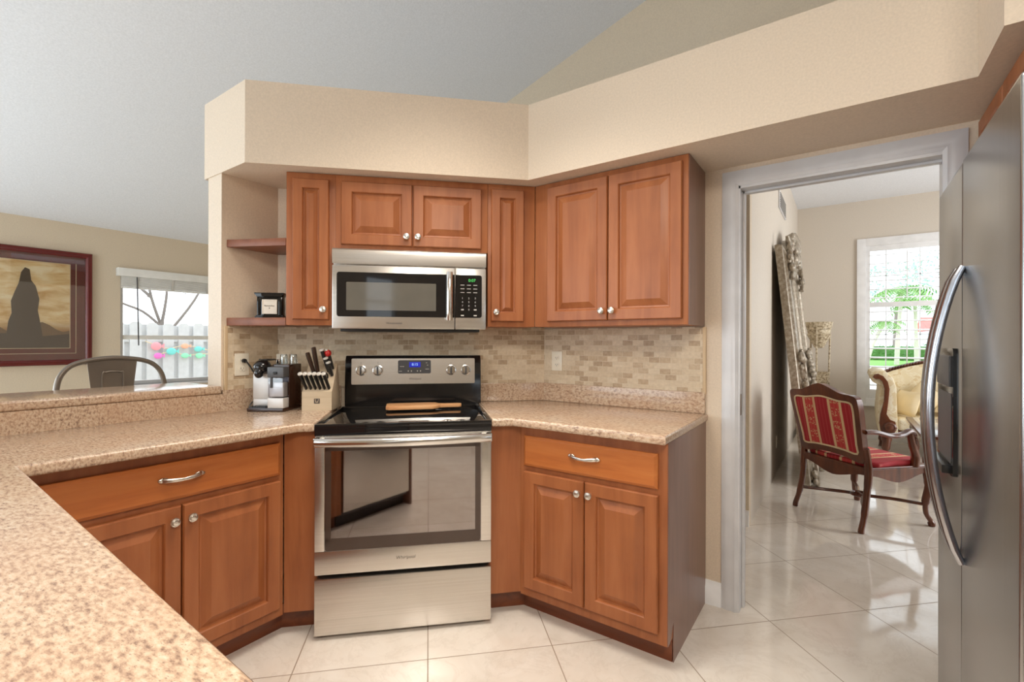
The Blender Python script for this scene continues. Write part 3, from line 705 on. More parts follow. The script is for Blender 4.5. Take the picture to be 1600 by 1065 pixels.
MB(FD).text('0:07', .021, .219, 2.4382, 1.590, sx=1.05).build('clock_digits', GREENE, cp)

# ------------------------------------------------------------------ range
RGM = at(FD, -.098, 2.124, 0)
rg = thing('range', 'stainless electric range with black glass cooktop, set across the corner', 'range', RGM)
SL, SR = -.477, .281
MB(FD).box(SL + .003, SR - .003, 2.17, 2.75, .03, .905, .002).build('body', BLACKP, rg)
ct = MB(FD)
ct.box(SL, SR, 2.118, 2.755, .872, .914, .004)
ct.build('cooktop', BLACK, rg)
MB(FD).panel(SL, SR, 0, 1, [(0, 0)]) if False else None
# raised rim round the cooktop
rim = MB(FD)
rim.box(SL, SR, 2.116, 2.142, .905, .922, .004).box(SL, SL + .022, 2.142, 2.70, .905, .922, .004).box(SR - .022, SR, 2.142, 2.70, .905, .922, .004).box(SL + .022, SR - .022, 2.665, 2.70, .905, .922, .004)
rim.build('cooktop_rim', BLACK, rg)
MB(FD).prism([(2.700, .914), (2.775, .914), (2.775, 1.195), (2.735, 1.195), (2.712, 1.17), (2.700, 1.03)], SL + .026, SR + .014, 'yz', b=.004).build('backguard', BLACKG, rg)
TILT = Matrix.Translation((0, 2.705, 1.03)) @ Matrix.Rotation(R(-3), 4, 'X') @ Matrix.Translation((0, -2.705, -1.03))
cpM = FD @ TILT
cpn = MB(cpM).prism(rrect(-.416, .259, 1.038, 1.180, .006), 2.694, 2.712, 'xz').build('control_panel', STEEL, rg)
for kx in (-.365, -.276, .124, .207):
    L = cpM @ Matrix.Translation((kx, 2.694, 1.114)) @ Matrix.Rotation(R(90), 4, 'X')
    kb = MB(L).lathe((0, 0, 0), [(.029, 0), (.029, .002), (.0245, .003), (.0235, .018), (.021, .021), (.002, .0215)], 24).build('knob', STEELH, cpn)
    MB(cpM).box(kx - .0045, kx + .0045, 2.664, 2.676, 1.094, 1.134, .002).build('knob_grip', GREYP, kb)
    MB(cpM).text('0', .009, kx, 2.6935, 1.156).build('dial_marking', GREYINK, cpn)
dsp = MB(cpM).prism(rrect(-.168, .012, 1.096, 1.170, .008), 2.692, 2.695, 'xz').build('display_panel', GREYP, cpn)
MB(cpM).box(-.107, -.045, 2.690, 2.6925, 1.131, 1.160, .001).build('clock_screen', BLUEE, dsp)
MB(cpM).text('8:15', .020, -.076, 2.6896, 1.1455).build('clock_digits', WHITEE, dsp)
mb = MB(cpM)
for x in (-.112, -.095, -.062, -.045): mb.box(x - .003, x + .003, 2.6912, 2.6922, 1.106, 1.113)
for x, z, w in ((-.155, 1.109, .009), (-.152, 1.135, .005), (-.140, 1.135, .005), (-.008, 1.12, .010), (-.006, 1.142, .004), (-.012, 1.155, .004)): mb.box(x - w, x + w, 2.6912, 2.6922, z - .0015, z + .0015)
mb.build('panel_lettering', PALEINK, dsp)
MB(cpM).text('Whirlpool', .0155, -.076, 2.6935, 1.066, shear=.25).build('brand_lettering', GREYINK, cpn)
# oven door
od = MB(FD)
od.box(SL, SR, 2.124, 2.168, .277, .377, .004).box(SL, -.436, 2.124, 2.168, .377, .868, .004).box(.234, SR, 2.124, 2.168, .377, .868, .004).box(-.436, .234, 2.124, 2.168, .832, .868, .003)
odr = od.build('oven_door', STEEL, rg)
MB(FD).prism(corners(-.437, .235, .376, .834, .012, .012), 2.1235, 2.128, 'xz').build('oven_window', OVENG, odr)
cav = MB(FD).panel(-.430, .228, .385, .826, [(0, 2.128), (.03, 2.16), (.035, 2.1695)]).build('oven_cavity', ODK, odr)
MB(FD).box(-.434, -.410, 2.1228, 2.1236, .392, .820).box(.208, .232, 2.1228, 2.1236, .392, .820).prism(corners(-.434, .232, .379, .432, .012, .012)[10:] + [(.232, .432), (-.434, .432)], 2.1228, 2.1236, 'xz').box(-.434, .232, 2.1228, 2.1236, .806, .831).build('window_border', FRIT, odr)
rk = MB(FD)
for z in (.462, .575): rk.tube([(-.395, 2.132, z), (.195, 2.132, z + .003)], .003, 6)
rk.build('oven_rack', STEELH, odr)
hp = [(-.470 + i * .744 / 16, 2.100 - .038 * math.sin(math.pi * i / 16) ** .8 if 0 < i < 16 else 2.100, .848) for i in range(17)]
hb = MB(FD).tube(hp, .019, 12, flat=((0, 0, 1), 1.0, .6))
hb.box(SL, -.452, 2.095, 2.126, .830, .867, .004).box(.256, SR, 2.095, 2.126, .830, .867, .004)
hb.build('handle', STEELH, odr)
MB(FD).text('Whirlpool', .020, -.098, 2.1232, .330, shear=.25).build('brand_lettering', GREYINK, odr)
MB(FD).box(SL, SR, 2.130, 2.17, .868, .873).build('door_gap_trim', STEEL, rg)
MB(FD).box(SL, SR, 2.120, 2.168, .020, .262, .006).build('storage_drawer', STEEL, rg)
for sx_ in (SL + .05, SR - .05): MB(FD).cyl((sx_, 2.2, 0), (sx_, 2.2, .035), .018, .015).build('foot', BLACKP, rg)

# cutting board on the cooktop
CB = at(FD, -.045, 2.575, .922, 3)
bd = thing('cutting_board', 'wooden paddle cutting board lying across the back of the cooktop', 'cutting board', CB)
P = [(-.16, -.075), (.06, -.075), (.085, -.062), (.105, -.028), (.13, -.020), (.205, -.020), (.220, -.010), (.220, .010), (.205, .020), (.13, .020), (.105, .028), (.085, .062), (.06, .075), (-.16, .075), (-.175, .06), (-.175, -.06)]
MB(CB).prism(P, 0.0, .018, b=.003).build('board', OLIVE, bd)
MB(CB).text('', .01, 0, 0, 0) if False else None

# ------------------------------------------------------------------ outlets
def outlet(M, label, name='wall_outlet'):
    t_ = thing(name, label, 'outlet', M, 'wall outlets')
    MB(M).box(-.035, .035, -.006, 0, -.057, .057, .003).build('cover_plate', CREAMP, t_)
    for dz in (-.02, .02):
        f = MB(M).prism([(x * .95, z + dz) for x, z in [(.017 * math.cos(a * math.pi / 8), max(-.0135, min(.0135, .017 * math.sin(a * math.pi / 8)))) for a in range(16)]], -.0085, -.004, 'xz').build('receptacle', CREAMP, t_)
        MB(M).box(-.007, -.0052, -.0092, -.008, dz - .004, dz + .005).box(.0052, .007, -.0092, -.008, dz - .004, dz + .005).cyl((0, -.0092, dz - .008), (0, -.008, dz - .008), .0022).build('slots', SLOT, f)
    return t_
outlet(at(FB, -1.381, YB - .012, 1.162), 'ivory outlet on the mosaic below the large right cabinet')
outlet(at(FL, 1.190, -XW - .012, 1.155), 'ivory outlet behind the coffee machine with its cord plugged in')
outlet(at(FD, -.790, TW - .012, 1.148), 'ivory outlet on the diagonal wall behind the coffee machine top')
outlet(at(FL, 5.24, .53, .31), 'white outlet low on the living room wall behind the mirror')
# ------------------------------------------------------------------ coffee machine
CMM = frame((-2.414, 1.161, ZT), 31)
cm = thing('coffee_machine', 'silver and black pod coffee machine with milk jug on the corner counter', 'coffee machine', CMM)
MB(CMM).box(0, .188, 0, .17, 0, .018, .004).build('base', DKBR, cm)
mb = MB(CMM).box(.010, .096, .004, .052, .018, .022)
for i in range(6): mb.box(.020 + i * .012, .025 + i * .012, .006, .050, .022, .026)
mb.build('drip_grid', BLACKP, cm)
MB(CMM).box(-.002, .100, .052, .17, .055, .185, .006).build('front_body', SILVP, cm)
MB(CMM).box(-.002, .100, .054, .17, .018, .058, .005).build('lower_body', SILVP, cm)
MB(CMM).box(.100, .188, .056, .172, .018, .232, .004).build('side_body', DKBR, cm)
MB(CMM).box(.002, .102, .056, .172, .185, .222, .006).build('rear_top', BLACKP, cm)
MB(CMM).box(.104, .186, .004, .056, .018, .068, .004).build('jug_stand', SILVP, cm)
jg = MB(CMM).box(.105, .186, .006, .055, .070, .170, .006).build('milk_jug', JUG, cm)
MB(CMM).box(.108, .183, .012, .052, .073, .145, .006).build('milk_tank', SILVP, jg)
MB(CMM).box(.103, .188, .002, .056, .170, .222, .005).build('jug_lid', GREYP, jg)
MB(CMM).box(.118, .128, .0, .012, .118, .170, .003).build('milk_spout', GREYP, jg)
MB(CMM).cyl((.138, .001, .192), (.154, .001, .192), .006).build('lid_button', BLACK, jg)
MB(CMM).ball((.048, .052, .218), (.042, .045, .038)).ball((.050, .02, .190), (.022, .022, .026)).build('brew_head', BLACK, cm)
MB(CMM).box(.03, .075, .05, .13, .250, .258, .004).tube(catmull([(.03, .06, .254), (.02, .10, .25), (.03, .14, .235)], 4), .006, 8).build('lever', BLACKP, cm)
crd = catmull([(-2.527, 1.197, 1.172), (-2.505, 1.200, 1.172), (-2.49, 1.212, 1.15), (-2.472, 1.235, 1.10), (-2.468, 1.27, 1.06), (-2.47, 1.30, 1.02)], 5)
MB().tube(crd, .0042, 8).cyl((-2.534, 1.197, 1.174), (-2.508, 1.199, 1.174), .013, .010).build('power_cord', BLACKP, cm)
MB().tube(catmull([(-2.46, 1.26, .99), (-2.475, 1.222, .965), (-2.472, 1.205, .945), (-2.462, 1.198, .932), (-2.43, 1.20, .931)], 5), .0035, 8).build('cord_loop', BLACKP, cm)
# glasses on the machine
for k, (x, y, lab) in enumerate(((.122, .120, 'left clear glass upside down on the coffee machine'), (.165, .135, 'right clear glass upside down on the coffee machine'))):
    M = CMM @ Matrix.Translation((x, y, .2325))
    tag(MB(M).lathe((0, 0, 0), [(.020, 0), (.021, .002), (.0175, .045), (.016, .048), (.0145, .046), (.0185, .003), (.0183, 0)], 20).build('drinking_glass', TUMB, M=M), lab, 'glass', 'glasses on the coffee machine')
M = CMM @ Matrix.Translation((.082, .148, .2225))
tag(MB(M).lathe((0, 0, 0), [(.017, 0), (.019, .01), (.020, .03), (.0185, .031), (.016, .01), (.002, .006)], 18).build('espresso_cup', CHROME, M=M), 'small chrome espresso cup on top of the coffee machine', 'cup')

# ------------------------------------------------------------------ knife block and knives
KB = frame((-2.222, 1.336, ZT), 40)
kb = thing('knife_block', 'pale wooden knife block standing beside the range', 'knife block', KB)
blk = MB(KB).prism([(0, 0), (0, .095), (.012, .104), (.10, .232), (.106, .228), (.165, 0)], 0, .146, 'yz', b=.0015).build('block', BEECH, kb)
lg = MB(KB).box(.060, .088, -.0012, .0005, .036, .061)
lg.build('logo_plate', INK, kb)
MB(KB).tube([(.068, -.0014, .041), (.069, -.0014, .048), (.066, -.0014, .055)], .0012, 6).tube([(.068, -.0014, .048), (.073, -.0014, .041)], .0012, 6).ball((.067, -.0014, .0575), .0016).tube([(.079, -.0014, .041), (.079, -.0014, .048), (.082, -.0014, .055)], .0012, 6).tube([(.079, -.0014, .048), (.0745, -.0014, .041)], .0012, 6).ball((.0815, -.0014, .0575), .0016).build('logo_figures', BEECH, kb)
CAPM = m_plain('pale_steel_cap', srgb(226, 220, 210), .35, .3)
def knife(M, base, d, L, label, w=.0105, cap=True, mat=None, group='knives in the block'):
    b0 = Vector(base); dd = Vector(d).normalized()
    t_ = thing('knife', label, 'knife', M @ Matrix.Translation(b0), group)
    side = Vector((1, 0, 0)); 
    h = MB(M).tube([b0 - dd * .004, b0 + dd * L * .25, b0 + dd * L * .6, b0 + dd * L * .93, b0 + dd * L], [w * .85, w * .9, w, w * 1.05, w * .95], 12, flat=((1, 0, 0), .72, 1.15))
    h.build('handle', mat or BLACKP, t_)
    if cap: MB(M).tube([b0 + dd * (L - .002), b0 + dd * (L + .004), b0 + dd * (L + .006)], [w * 1.12, w * 1.12, w * .9], 16, flat=((1, 0, 0), 1, 1)).build('butt_cap', CAPM, t_)
    MB(M).tube([b0 - dd * .035, b0 - dd * .002], [w * .8, w * .8], 8, flat=((1, 0, 0), .18, 1.0)).build('blade', STEELH, t_)
    return t_
names = ['leftmost', 'second', 'third', 'fourth', 'fifth', 'rightmost']
for i in range(6):
    knife(KB, (.016 + i * .0225, .018, .112), (-.13, -.55, .80), .092, '%s black steak knife in the front row of the block' % names[i], .0105)
knife(KB, (.040, .066, .182), (-.22, -.28, .95), .115, 'brown-black large knife, left of the two at the back of the block', .0135, cap=False, mat=m_plain('dark_brown_handle', srgb(62, 44, 34), .4))
knife(KB, (.058, .068, .186), (-.10, -.22, .95), .135, 'tallest brown-black knife, right of the two at the back left of the block', .0145, cap=False, mat=MATS['dark_brown_handle'])
sc_ = thing('scissors', 'black looped kitchen scissors standing in the middle of the block', 'scissors', KB @ Matrix.Translation((.07, .05, .15)), None)
for sg, nm in ((-1, 'handle_loop'), (1, 'handle_loop')):
    cx_ = .071 + sg * .024
    lp = [(cx_ + .020 * math.cos(a * math.pi / 8), .038 - .012 * math.sin(a * math.pi / 8), .172 + .020 * math.sin(a * math.pi / 8)) for a in range(16)]
    MB(KB).tube(lp, .0045, 8, closed=True).build(nm, BLACKP, sc_)
MB(KB).tube([(.071, .034, .195), (.071, .05, .150), (.071, .065, .12)], [.006, .008, .006], 10).build('pivot', CHROME, sc_)
for k, (bx, by, bz, L, lab) in enumerate(((.108, .074, .196, .115, 'black knife with steel butt at the back right of the block'), (.120, .066, .186, .080, 'black knife in front of the red-handled tool in the block'), (.131, .060, .176, .068, 'short black knife at the right edge of the block'))):
    knife(KB, (bx, by, bz), (-.20, -.30, .93), L, lab, .0115)
rt_ = thing('kitchen_tool', 'black handled tool with a round red end, at the back right of the block', 'kitchen tool', KB @ Matrix.Translation((.124, .085, .21)))
MB(KB).tube([(.126, .082, .205), (.112, .062, .275)], [.010, .012], 12).build('handle', BLACKP, rt_)
MB(KB).ball((.110, .056, .288), (.018, .015, .018)).build('red_end', RED, rt_)
MB(KB).ball((.103, .052, .303), (.010, .009, .008)).build('steel_tip', CAPM, rt_)

# ------------------------------------------------------------------ fridge
FRM = at(FR, -1.675, .264, 0)
fr = thing('fridge', 'stainless side-by-side fridge with bowed handles at the right edge', 'fridge', FRM)
MB(FR).box(-2.128, -1.222, .335, 1.05, .03, 1.745, .004).build('body', GREYP, fr)
d1 = MB(FR).box(-2.130, -1.744, .264, .332, .09, 1.77, .010, 3).build('freezer_door', STEELV, fr)
d2 = MB(FR).box(-1.736, -1.220, .262, .332, .09, 1.77, .010, 3).build('fridge_door', STEELV, fr)
MB(FR).box(-2.12, -1.23, .30, .34, .02, .085, .003).build('kick_grille', BLACKP, fr)
for x in (-2.08, -1.28): MB(FR).cyl((x, .45, 0), (x, .45, .035), .02).build('foot', BLACKP, fr)
def fhandle(x, parent):
    pts = []; rr = []
    n = 22
    for i in range(n + 1):
        t_ = i / n; z = .695 + t_ * .785
        b = math.sin(math.pi * t_) ** .75
        pts.append((x, .258 - .066 * b, z)); rr.append(.0145 if 0 < i < n else .011)
    MB(FR).tube(pts, rr, 12, flat=((1, 0, 0), 1.15, .8)).build('handle', STEELG, parent)
fhandle(-1.772, d1); fhandle(-1.706, d2)
MB(FR).prism(rrect(-2.075, -1.815, .895, 1.262, .015), .256, .266, 'xz').build('dispenser_bezel', BLACK, d1)
MB(FR).prism(rrect(-2.055, -1.835, .93, 1.13, .01), .2545, .258, 'xz').build('dispenser_recess', GREYP, d1)
MB(FR).box(-2.05, -1.84, .250, .258, 1.15, 1.24, .003).build('dispenser_panel', GREYP, d1)
MB(FR).box(-2.05, -1.84, .235, .258, .90, .925, .004).build('drip_tray', BLACKP, d1)

# ------------------------------------------------------------------ dining side: poster, stool
pm = frame((-6.2, .8, 1.04), 90)
pf = thing('framed_print', 'large framed sepia print with dark mat on the dining wall', 'picture', pm)
PY0, PY1, PZ0, PZ1 = .17, 1.465, 1.035, 2.135
MB(FL).panel(PY0, PY1, PZ0, PZ1, [(0, 6.16), (.006, 6.15), (.02, 6.152), (.035, 6.145), (.05, 6.158), (.055, 6.175)], back=6.198).build('frame', FRAMER, pf)
MB(FL).box(PY0 + .05, PY1 - .05, 6.178, 6.182, PZ0 + .05, PZ1 - .05).build('mat', MATB, pf)
MB(FL).box(.34, 1.298, 6.172, 6.177, 1.20, 2.01).build('print', PRINT, pf)
hill = [(.345, 1.38)] + [(.345 + i * .0476, 1.36 + .05 * math.sin(i * .9) + .03 * (i / 20) * 1.5) for i in range(21)] + [(1.297, 1.2), (.345, 1.2)]
MB(FL).prism(hill, 6.1705, 6.172, 'xz').build('print_hills', SHADE2, pf)
MB(FL).prism([(.345, 1.2), (1.297, 1.2), (1.297, 1.335), (1.1, 1.31), (.9, 1.34), (.6, 1.32), (.345, 1.34)], 6.1695, 6.1708, 'xz').build('print_foreground', SHADE, pf)
rock = [(.86, 1.22), (.885, 1.45), (.905, 1.52), (.90, 1.63), (.925, 1.72), (.95, 1.80), (.965, 1.90), (.99, 1.945), (1.02, 1.93), (1.03, 1.83), (1.06, 1.78), (1.085, 1.66), (1.075, 1.55), (1.09, 1.45), (1.12, 1.22)]
MB(FL).prism(rock, 6.168, 6.1698, 'xz').build('print_rock', SHADE, pf)
ln = MB(FL)
for (x0, x1, z0, z1) in ((.30, 1.346, 1.146, 1.150), (1.342, 1.346, 1.146, 2.02), (.30, .304, 1.146, 2.02), (1.298, 1.303, 1.195, 2.012), (.336, 1.303, 1.195, 1.200), (.336, 1.303, 2.008, 2.012)): ln.box(x0, x1, 6.170, 6.179, z0, z1)
ln.build('mat_line', CREAM, pf)
MB(FL).box(PY0 + .05, PY1 - .05, 6.1635, 6.1645, PZ0 + .05, PZ1 - .05).build('glazing', PICG, pf)

SM = frame((-3.02, .835, 0))
bs = thing('bar_stool', 'gunmetal metal bar stool with a hooped back behind the bar ledge', 'stool', SM)
hoop = catmull([(-3.16, .645, .76), (-3.165, .622, .92), (-3.17, .618, 1.03), (-3.175, .640, 1.11), (-3.18, .70, 1.16), (-3.182, .84, 1.183), (-3.18, .98, 1.165), (-3.175, 1.045, 1.115), (-3.17, 1.070, 1.03), (-3.165, 1.064, .92), (-3.16, 1.045, .76)], 6)
MB().tube(hoop, .0125, 12).build('back_hoop', GUN, bs)
spl = MB().prism([(.775, .78), (.905, .78), (.945, 1.165), (.84, 1.176), (.735, 1.165)], -3.181, -3.177, 'yz')
sp_ = spl.build('back_splat', GUN, bs)
MB().tube(catmull([(-3.174, .800, .80), (-3.174, .795, 1.08), (-3.174, .81, 1.108), (-3.174, .84, 1.112), (-3.174, .87, 1.108), (-3.174, .885, 1.08), (-3.174, .88, .80)], 4), .005, 8).build('embossed_line', GUN, sp_)
MB().prism(rrect(.65, 1.04, 0, 0, 0) if False else [(-3.18, .66), (-2.80, .67), (-2.78, .70), (-2.78, .97), (-2.80, 1.0), (-3.18, 1.01)], .745, .77, b=.008).build('seat', GUN, bs)
for (x, y, dx, dy) in ((-3.15, .68, -.05, -.05), (-3.15, .99, -.05, .05), (-2.81, .69, .05, -.05), (-2.81, .98, .05, .05)):
    MB().tube([(x, y, .75), (x + dx, y + dy, 0)], [.019, .014], 10).build('leg', GUN, bs)
MB().tube([(-3.17, .66, .45), (-3.17, 1.01, .45)], .008, 8).tube([(-2.79, .67, .30), (-2.79, 1.0, .30)], .008, 8).tube([(-3.175, .655, .38), (-2.785, .665, .38)], .008, 8).tube([(-3.175, 1.015, .38), (-2.785, 1.005, .38)], .008, 8).build('stretcher', GUN, bs)

# ------------------------------------------------------------------ living room things
av = thing('air_vent', 'white slotted air vent high on the living room wall', 'vent', frame((XL, 5.67, 2.7)))
MB().box(XL, XL + .012, 5.36, 5.98, 2.615, 2.795, .003).build('vent_frame', WHITE, av)
mb = MB()
for i in range(7): mb.box(XL + .008, XL + .018, 5.40, 5.94, 2.633 + i * .022, 2.641 + i * .022, L=None)
mb.build('vent_slats', m_plain('vent_shadow_gray', srgb(150, 146, 140), .5), av)

# leaning mirror
Lv = Vector((-.235, 0, 2.23)).normalized(); Yv = Lv.cross(Vector((0, 1, 0)))
MM = Matrix((Vector((0, 1, 0)), Yv, Lv)).transposed().to_4x4(); MM.translation = Vector((-.225, 4.86, 0.012))
mr = thing('floor_mirror', 'huge ornate silver-gilt mirror leaning on the living room wall', 'mirror', MM)
MW_, MH_ = 1.50, 2.16
MB(MM).panel(0, MW_, 0, MH_, [(0, .03), (.006, .004), (.02, -.004), (.045, .006), (.06, -.02), (.085, -.030), (.105, -.016), (.12, -.022), (.14, .002), (.165, .008), (.17, .02), (.19, .016), (.20, .03)], back=.06).build('frame', ORN, mr)
MB(MM).box(.19, MW_ - .19, .026, .032, .19, MH_ - .19).build('mirror_glass', MIRR, mr)
random.seed(3)
def cluster(mb, pts, s0, s1, dy=-.03):
    for (x, z) in pts:
        for k in range(3):
            s = random.uniform(s0, s1)
            mb.ball((x + random.uniform(-.03, .03), dy + random.uniform(-.02, .01), z + random.uniform(-.03, .03)), (s, s * .8, s * random.uniform(.8, 1.5)), 8, 6, L=Matrix.Rotation(random.uniform(0, 3), 4, 'Y'))
cr_ = MB(MM)
arch = [(.30 + i * .05, 2.12 + .20 * math.sin(math.pi * i / 18)) for i in range(19)]
cluster(cr_, arch, .022, .04)
cr_.tube([(x, -.035, z + .02) for x, z in arch], .024, 8)
cluster(cr_, [(.75 + dx, 2.2 + dz) for dx in (-.15, -.07, 0, .07, .15) for dz in (-.1, 0, .1)], .03, .055, -.05)
cr_.prism(arch + [(1.2, 2.05), (.3, 2.05)], -.01, .04, 'xz')
cr_.build('crest', ORN, mr)
for (x, z) in ((.10, 1.0), (MW_ - .10, 1.0), (.10, 2.04), (MW_ - .1, 2.04), (.10, .1), (MW_ - .1, .1), (MW_ / 2, .1)):
    o_ = MB(MM)
    n = 5 if z == 1.0 else 2
    cluster(o_, [(x, z + (k - n / 2) * .08) for k in range(n)], .025, .045, -.035)
    o_.tube(catmull([(x - .03, -.04, z - .2), (x + .03, -.05, z - .08), (x - .02, -.055, z + .02), (x + .03, -.05, z + .12), (x, -.04, z + .2)], 4), .016, 8)
    o_.build('carved_ornament', ORN, mr)

# plant stand
ps = thing('plant_stand', 'two-tier antique urn plant stand beside the leaning mirror', 'plant stand', frame((-.25, 7.15, 0)))
c = (-.25, 7.15, 0)
MB().lathe(c, [(.02, 1.20), (.05, 1.21), (.07, 1.25), (.115, 1.34), (.13, 1.37), (.118, 1.385), (.122, 1.40), (.125, 1.44), (.12, 1.45), (.138, 1.47), (.142, 1.50), (.15, 1.53), (.135, 1.53), (.12, 1.46), (.03, 1.30)], 32, flute=.02, fn=16).build('urn', URN, ps)
MB().lathe(c, [(.11, 1.43), (.136, 1.44), (.136, 1.462), (.11, 1.47)], 32).build('urn_band', URN, ps)
MB().lathe(c, [(.02, .60), (.06, .62), (.10, .74), (.095, .76), (.105, .78), (.105, .86), (.115, .87), (.12, .90), (.10, .90), (.03, .70)], 32, flute=.02, fn=16).build('lower_urn', URN, ps)
for a in (20, 140, 260):
    ca, sa = math.cos(R(a)), math.sin(R(a))
    MB().tube([(c[0] + ca * .125, c[1] + sa * .125, 1.45), (c[0] + ca * .11, c[1] + sa * .11, .8), (c[0] + ca * .12, c[1] + sa * .12, .3), (c[0] + ca * .17, c[1] + sa * .17, 0)], .010, 8).build('leg', URN, ps)
MB().lathe(c, [(.12, .30), (.13, .305), (.13, .315), (.12, .32)], 24).build('base_ring', URN, ps)

# armchair
CM = frame((-.0505, 4.167, 0), -42.2)
ac = thing('armchair', 'carved wood armchair upholstered in red and gold stripes, seen from behind', 'armchair', CM)
def tilt(z): return -.11 * max(0, z - .44) / .5
out = catmull([(-.245, .455), (-.262, .52), (-.272, .66), (-.280, .80), (-.278, .885), (-.262, .912), (-.18, .918), (-.10, .945), (-.05, .972), (0, .982), (.05, .972), (.10, .945), (.18, .918), (.262, .912), (.278, .885), (.280, .80), (.272, .66), (.262, .52), (.245, .455), (.12, .478), (0, .49), (-.12, .478)], 3, closed=True) if False else None
keyo = [(-.245, .455), (-.262, .56), (-.275, .72), (-.282, .86), (-.262, .912), (-.16, .925), (-.07, .962), (0, .982), (.07, .962), (.16, .925), (.262, .912), (.282, .86), (.275, .72), (.262, .56), (.245, .455), (.12, .472), (0, .48), (-.12, .472)]
keyi = [(-.218, .512), (-.224, .58), (-.236, .72), (-.243, .83), (-.225, .868), (-.14, .872), (-.06, .885), (0, .892), (.06, .885), (.14, .872), (.225, .868), (.243, .83), (.236, .72), (.224, .58), (.218, .512), (.12, .520), (0, .524), (-.12, .520)]
O_ = catmull([(x, 0, z) for x, z in keyo], 3, True); I_ = catmull([(x, 0, z) for x, z in keyi], 3, True)
def ring(mb, A, B, ya, yb):
    n = len(A); verts = []
    for (C_, y) in ((A, ya), (B, ya), (B, yb), (A, yb)): verts += [(p.x, y + tilt(p.z), p.z) for p in C_]
    faces = []
    for k in range(4):
        for i in range(n): faces.append((k * n + i, k * n + (i + 1) % n, ((k + 1) % 4) * n + (i + 1) % n, ((k + 1) % 4) * n + i))
    return mb.raw(verts, faces)
bfm = ring(MB(CM), O_, I_, -.022, .022).build('backrest_frame', MAHOG, ac)
n = len(I_)
def pad(mb, C_, ys, cx_=0, cz_=.70):
    verts = []
    for (k, y) in ys: verts += [(cx_ + (p.x - cx_) * k, y + tilt(cz_ + (p.z - cz_) * k), cz_ + (p.z - cz_) * k) for p in C_]
    n = len(C_); faces = [(j * n + i, j * n + (i + 1) % n, (j + 1) * n + (i + 1) % n, (j + 1) * n + i) for j in range(len(ys) - 1) for i in range(n)]
    faces.append(tuple(range(n))); faces.append(tuple((len(ys) - 1) * n + i for i in range(n)))
    return mb.raw(verts, faces)
bu = pad(MB(CM), I_, [(.5, -.026), (.9, -.024), (1.02, -.018), (1.02, .018), (.9, .04), (.5, .05)]).build('backrest_upholstery', STRIPE, ac)
MB(CM).tube([(p.x * .985, -.024 + tilt(p.z), .70 + (p.z - .70) * .985) for p in I_], .0065, 8, closed=True).build('piping', CREAM, bu)
# seat rails with a scalloped lower edge
def rail(x0, x1, depth=.06):
    n = 14; top = .415; pts = []
    for i in range(n + 1):
        t_ = i / n; x = x0 + (x1 - x0) * t_
        pts.append((x, top - depth - .022 * math.cos(2 * math.pi * (t_ - .5)) - .012 * (1 - abs(2 * t_ - 1))))
    return [(x0, top)] + pts + [(x1, top)]
sr = MB(CM)
sr.prism(rail(-.245, .245), -.015, .015, 'xz')
sr.prism([(-x, z) for x, z in rail(-.27, .27)], .475, .505, 'xz')
for sg in (-1, 1): sr.prism([(y, z) for y, z in rail(.0, .49)], sg * .262 - .014, sg * .262 + .014, 'yz')
sr.prism([(-.262, -.018), (.262, -.018), (.285, .50), (.24, .525), (-.24, .525), (-.285, .50)], .408, .428, b=.006)
sr.build('seat_rail', MAHOG, ac)
sc2 = MB(CM).prism(catmull([(-.232, .02, 0), (.232, .02, 0), (.25, .25, 0), (.24, .47, 0), (0, .49, 0), (-.24, .47, 0), (-.25, .25, 0)], 3, True), .425, .462, b=.014, seg=3)
sc2.build('seat_cushion', STRIPES, ac)
for sg in (-1, 1):
    # rear leg rises into the back post
    MB(CM).tube(catmull([(sg * .262, tilt(.56), .56), (sg * .262, -.005, .46), (sg * .265, -.005, .36), (sg * .262, -.020, .22), (sg * .268, -.045, .10), (sg * .272, -.068, .035), (sg * .272, -.075, .0)], 4), [.022] * 5 + [.024] * 5 + [.021] * 6 + [.018] * 5 + [.019] * 3 + [.017], 10).build('leg', MAHOG, ac)
    MB(CM).tube(catmull([(sg * .262, .475, .415), (sg * .275, .495, .36), (sg * .278, .500, .28), (sg * .268, .485, .17), (sg * .268, .490, .09), (sg * .276, .520, .035), (sg * .278, .530, .0)], 4), [.026] * 4 + [.030] * 4 + [.025] * 5 + [.017] * 4 + [.015] * 4 + [.023] * 3 + [.016], 10).build('leg', MAHOG, ac)
    am = MB(CM).tube(catmull([(sg * .272, tilt(.68) + .01, .675), (sg * .282, .04, .672), (sg * .290, .14, .648), (sg * .292, .24, .650), (sg * .288, .31, .672), (sg * .284, .345, .655), (sg * .284, .345, .635)], 4), [.018] * 10 + [.021] * 8 + [.024] * 6 + [.018], 10, flat=((1, 0, 0), 1.15, .85)).build('arm', MAHOG, ac)
    MB(CM).tube(catmull([(sg * .284, .325, .655), (sg * .282, .345, .58), (sg * .274, .385, .50), (sg * .268, .385, .42)], 4), [.020] * 5 + [.024] * 4 + [.027] * 4, 10).build('arm_support', MAHOG, am)
stx = MB(CM)
for sg in (-1, 1):
    stx.tube(catmull([(sg * .262, -.03, .15), (sg * .15, .08, .155), (sg * .05, .2, .155), (-sg * .0, .235, .155)], 4), .012, 8)
    stx.tube(catmull([(sg * .265, .485, .15), (sg * .15, .38, .155), (sg * .05, .27, .155), (0, .235, .155)], 4), .012, 8)
stx.tube([(.055 * math.cos(a * math.pi / 8), .235 + .055 * math.sin(a * math.pi / 8), .157) for a in range(16)], .012, 8, closed=True)
stx.build('stretcher', MAHOG, ac)

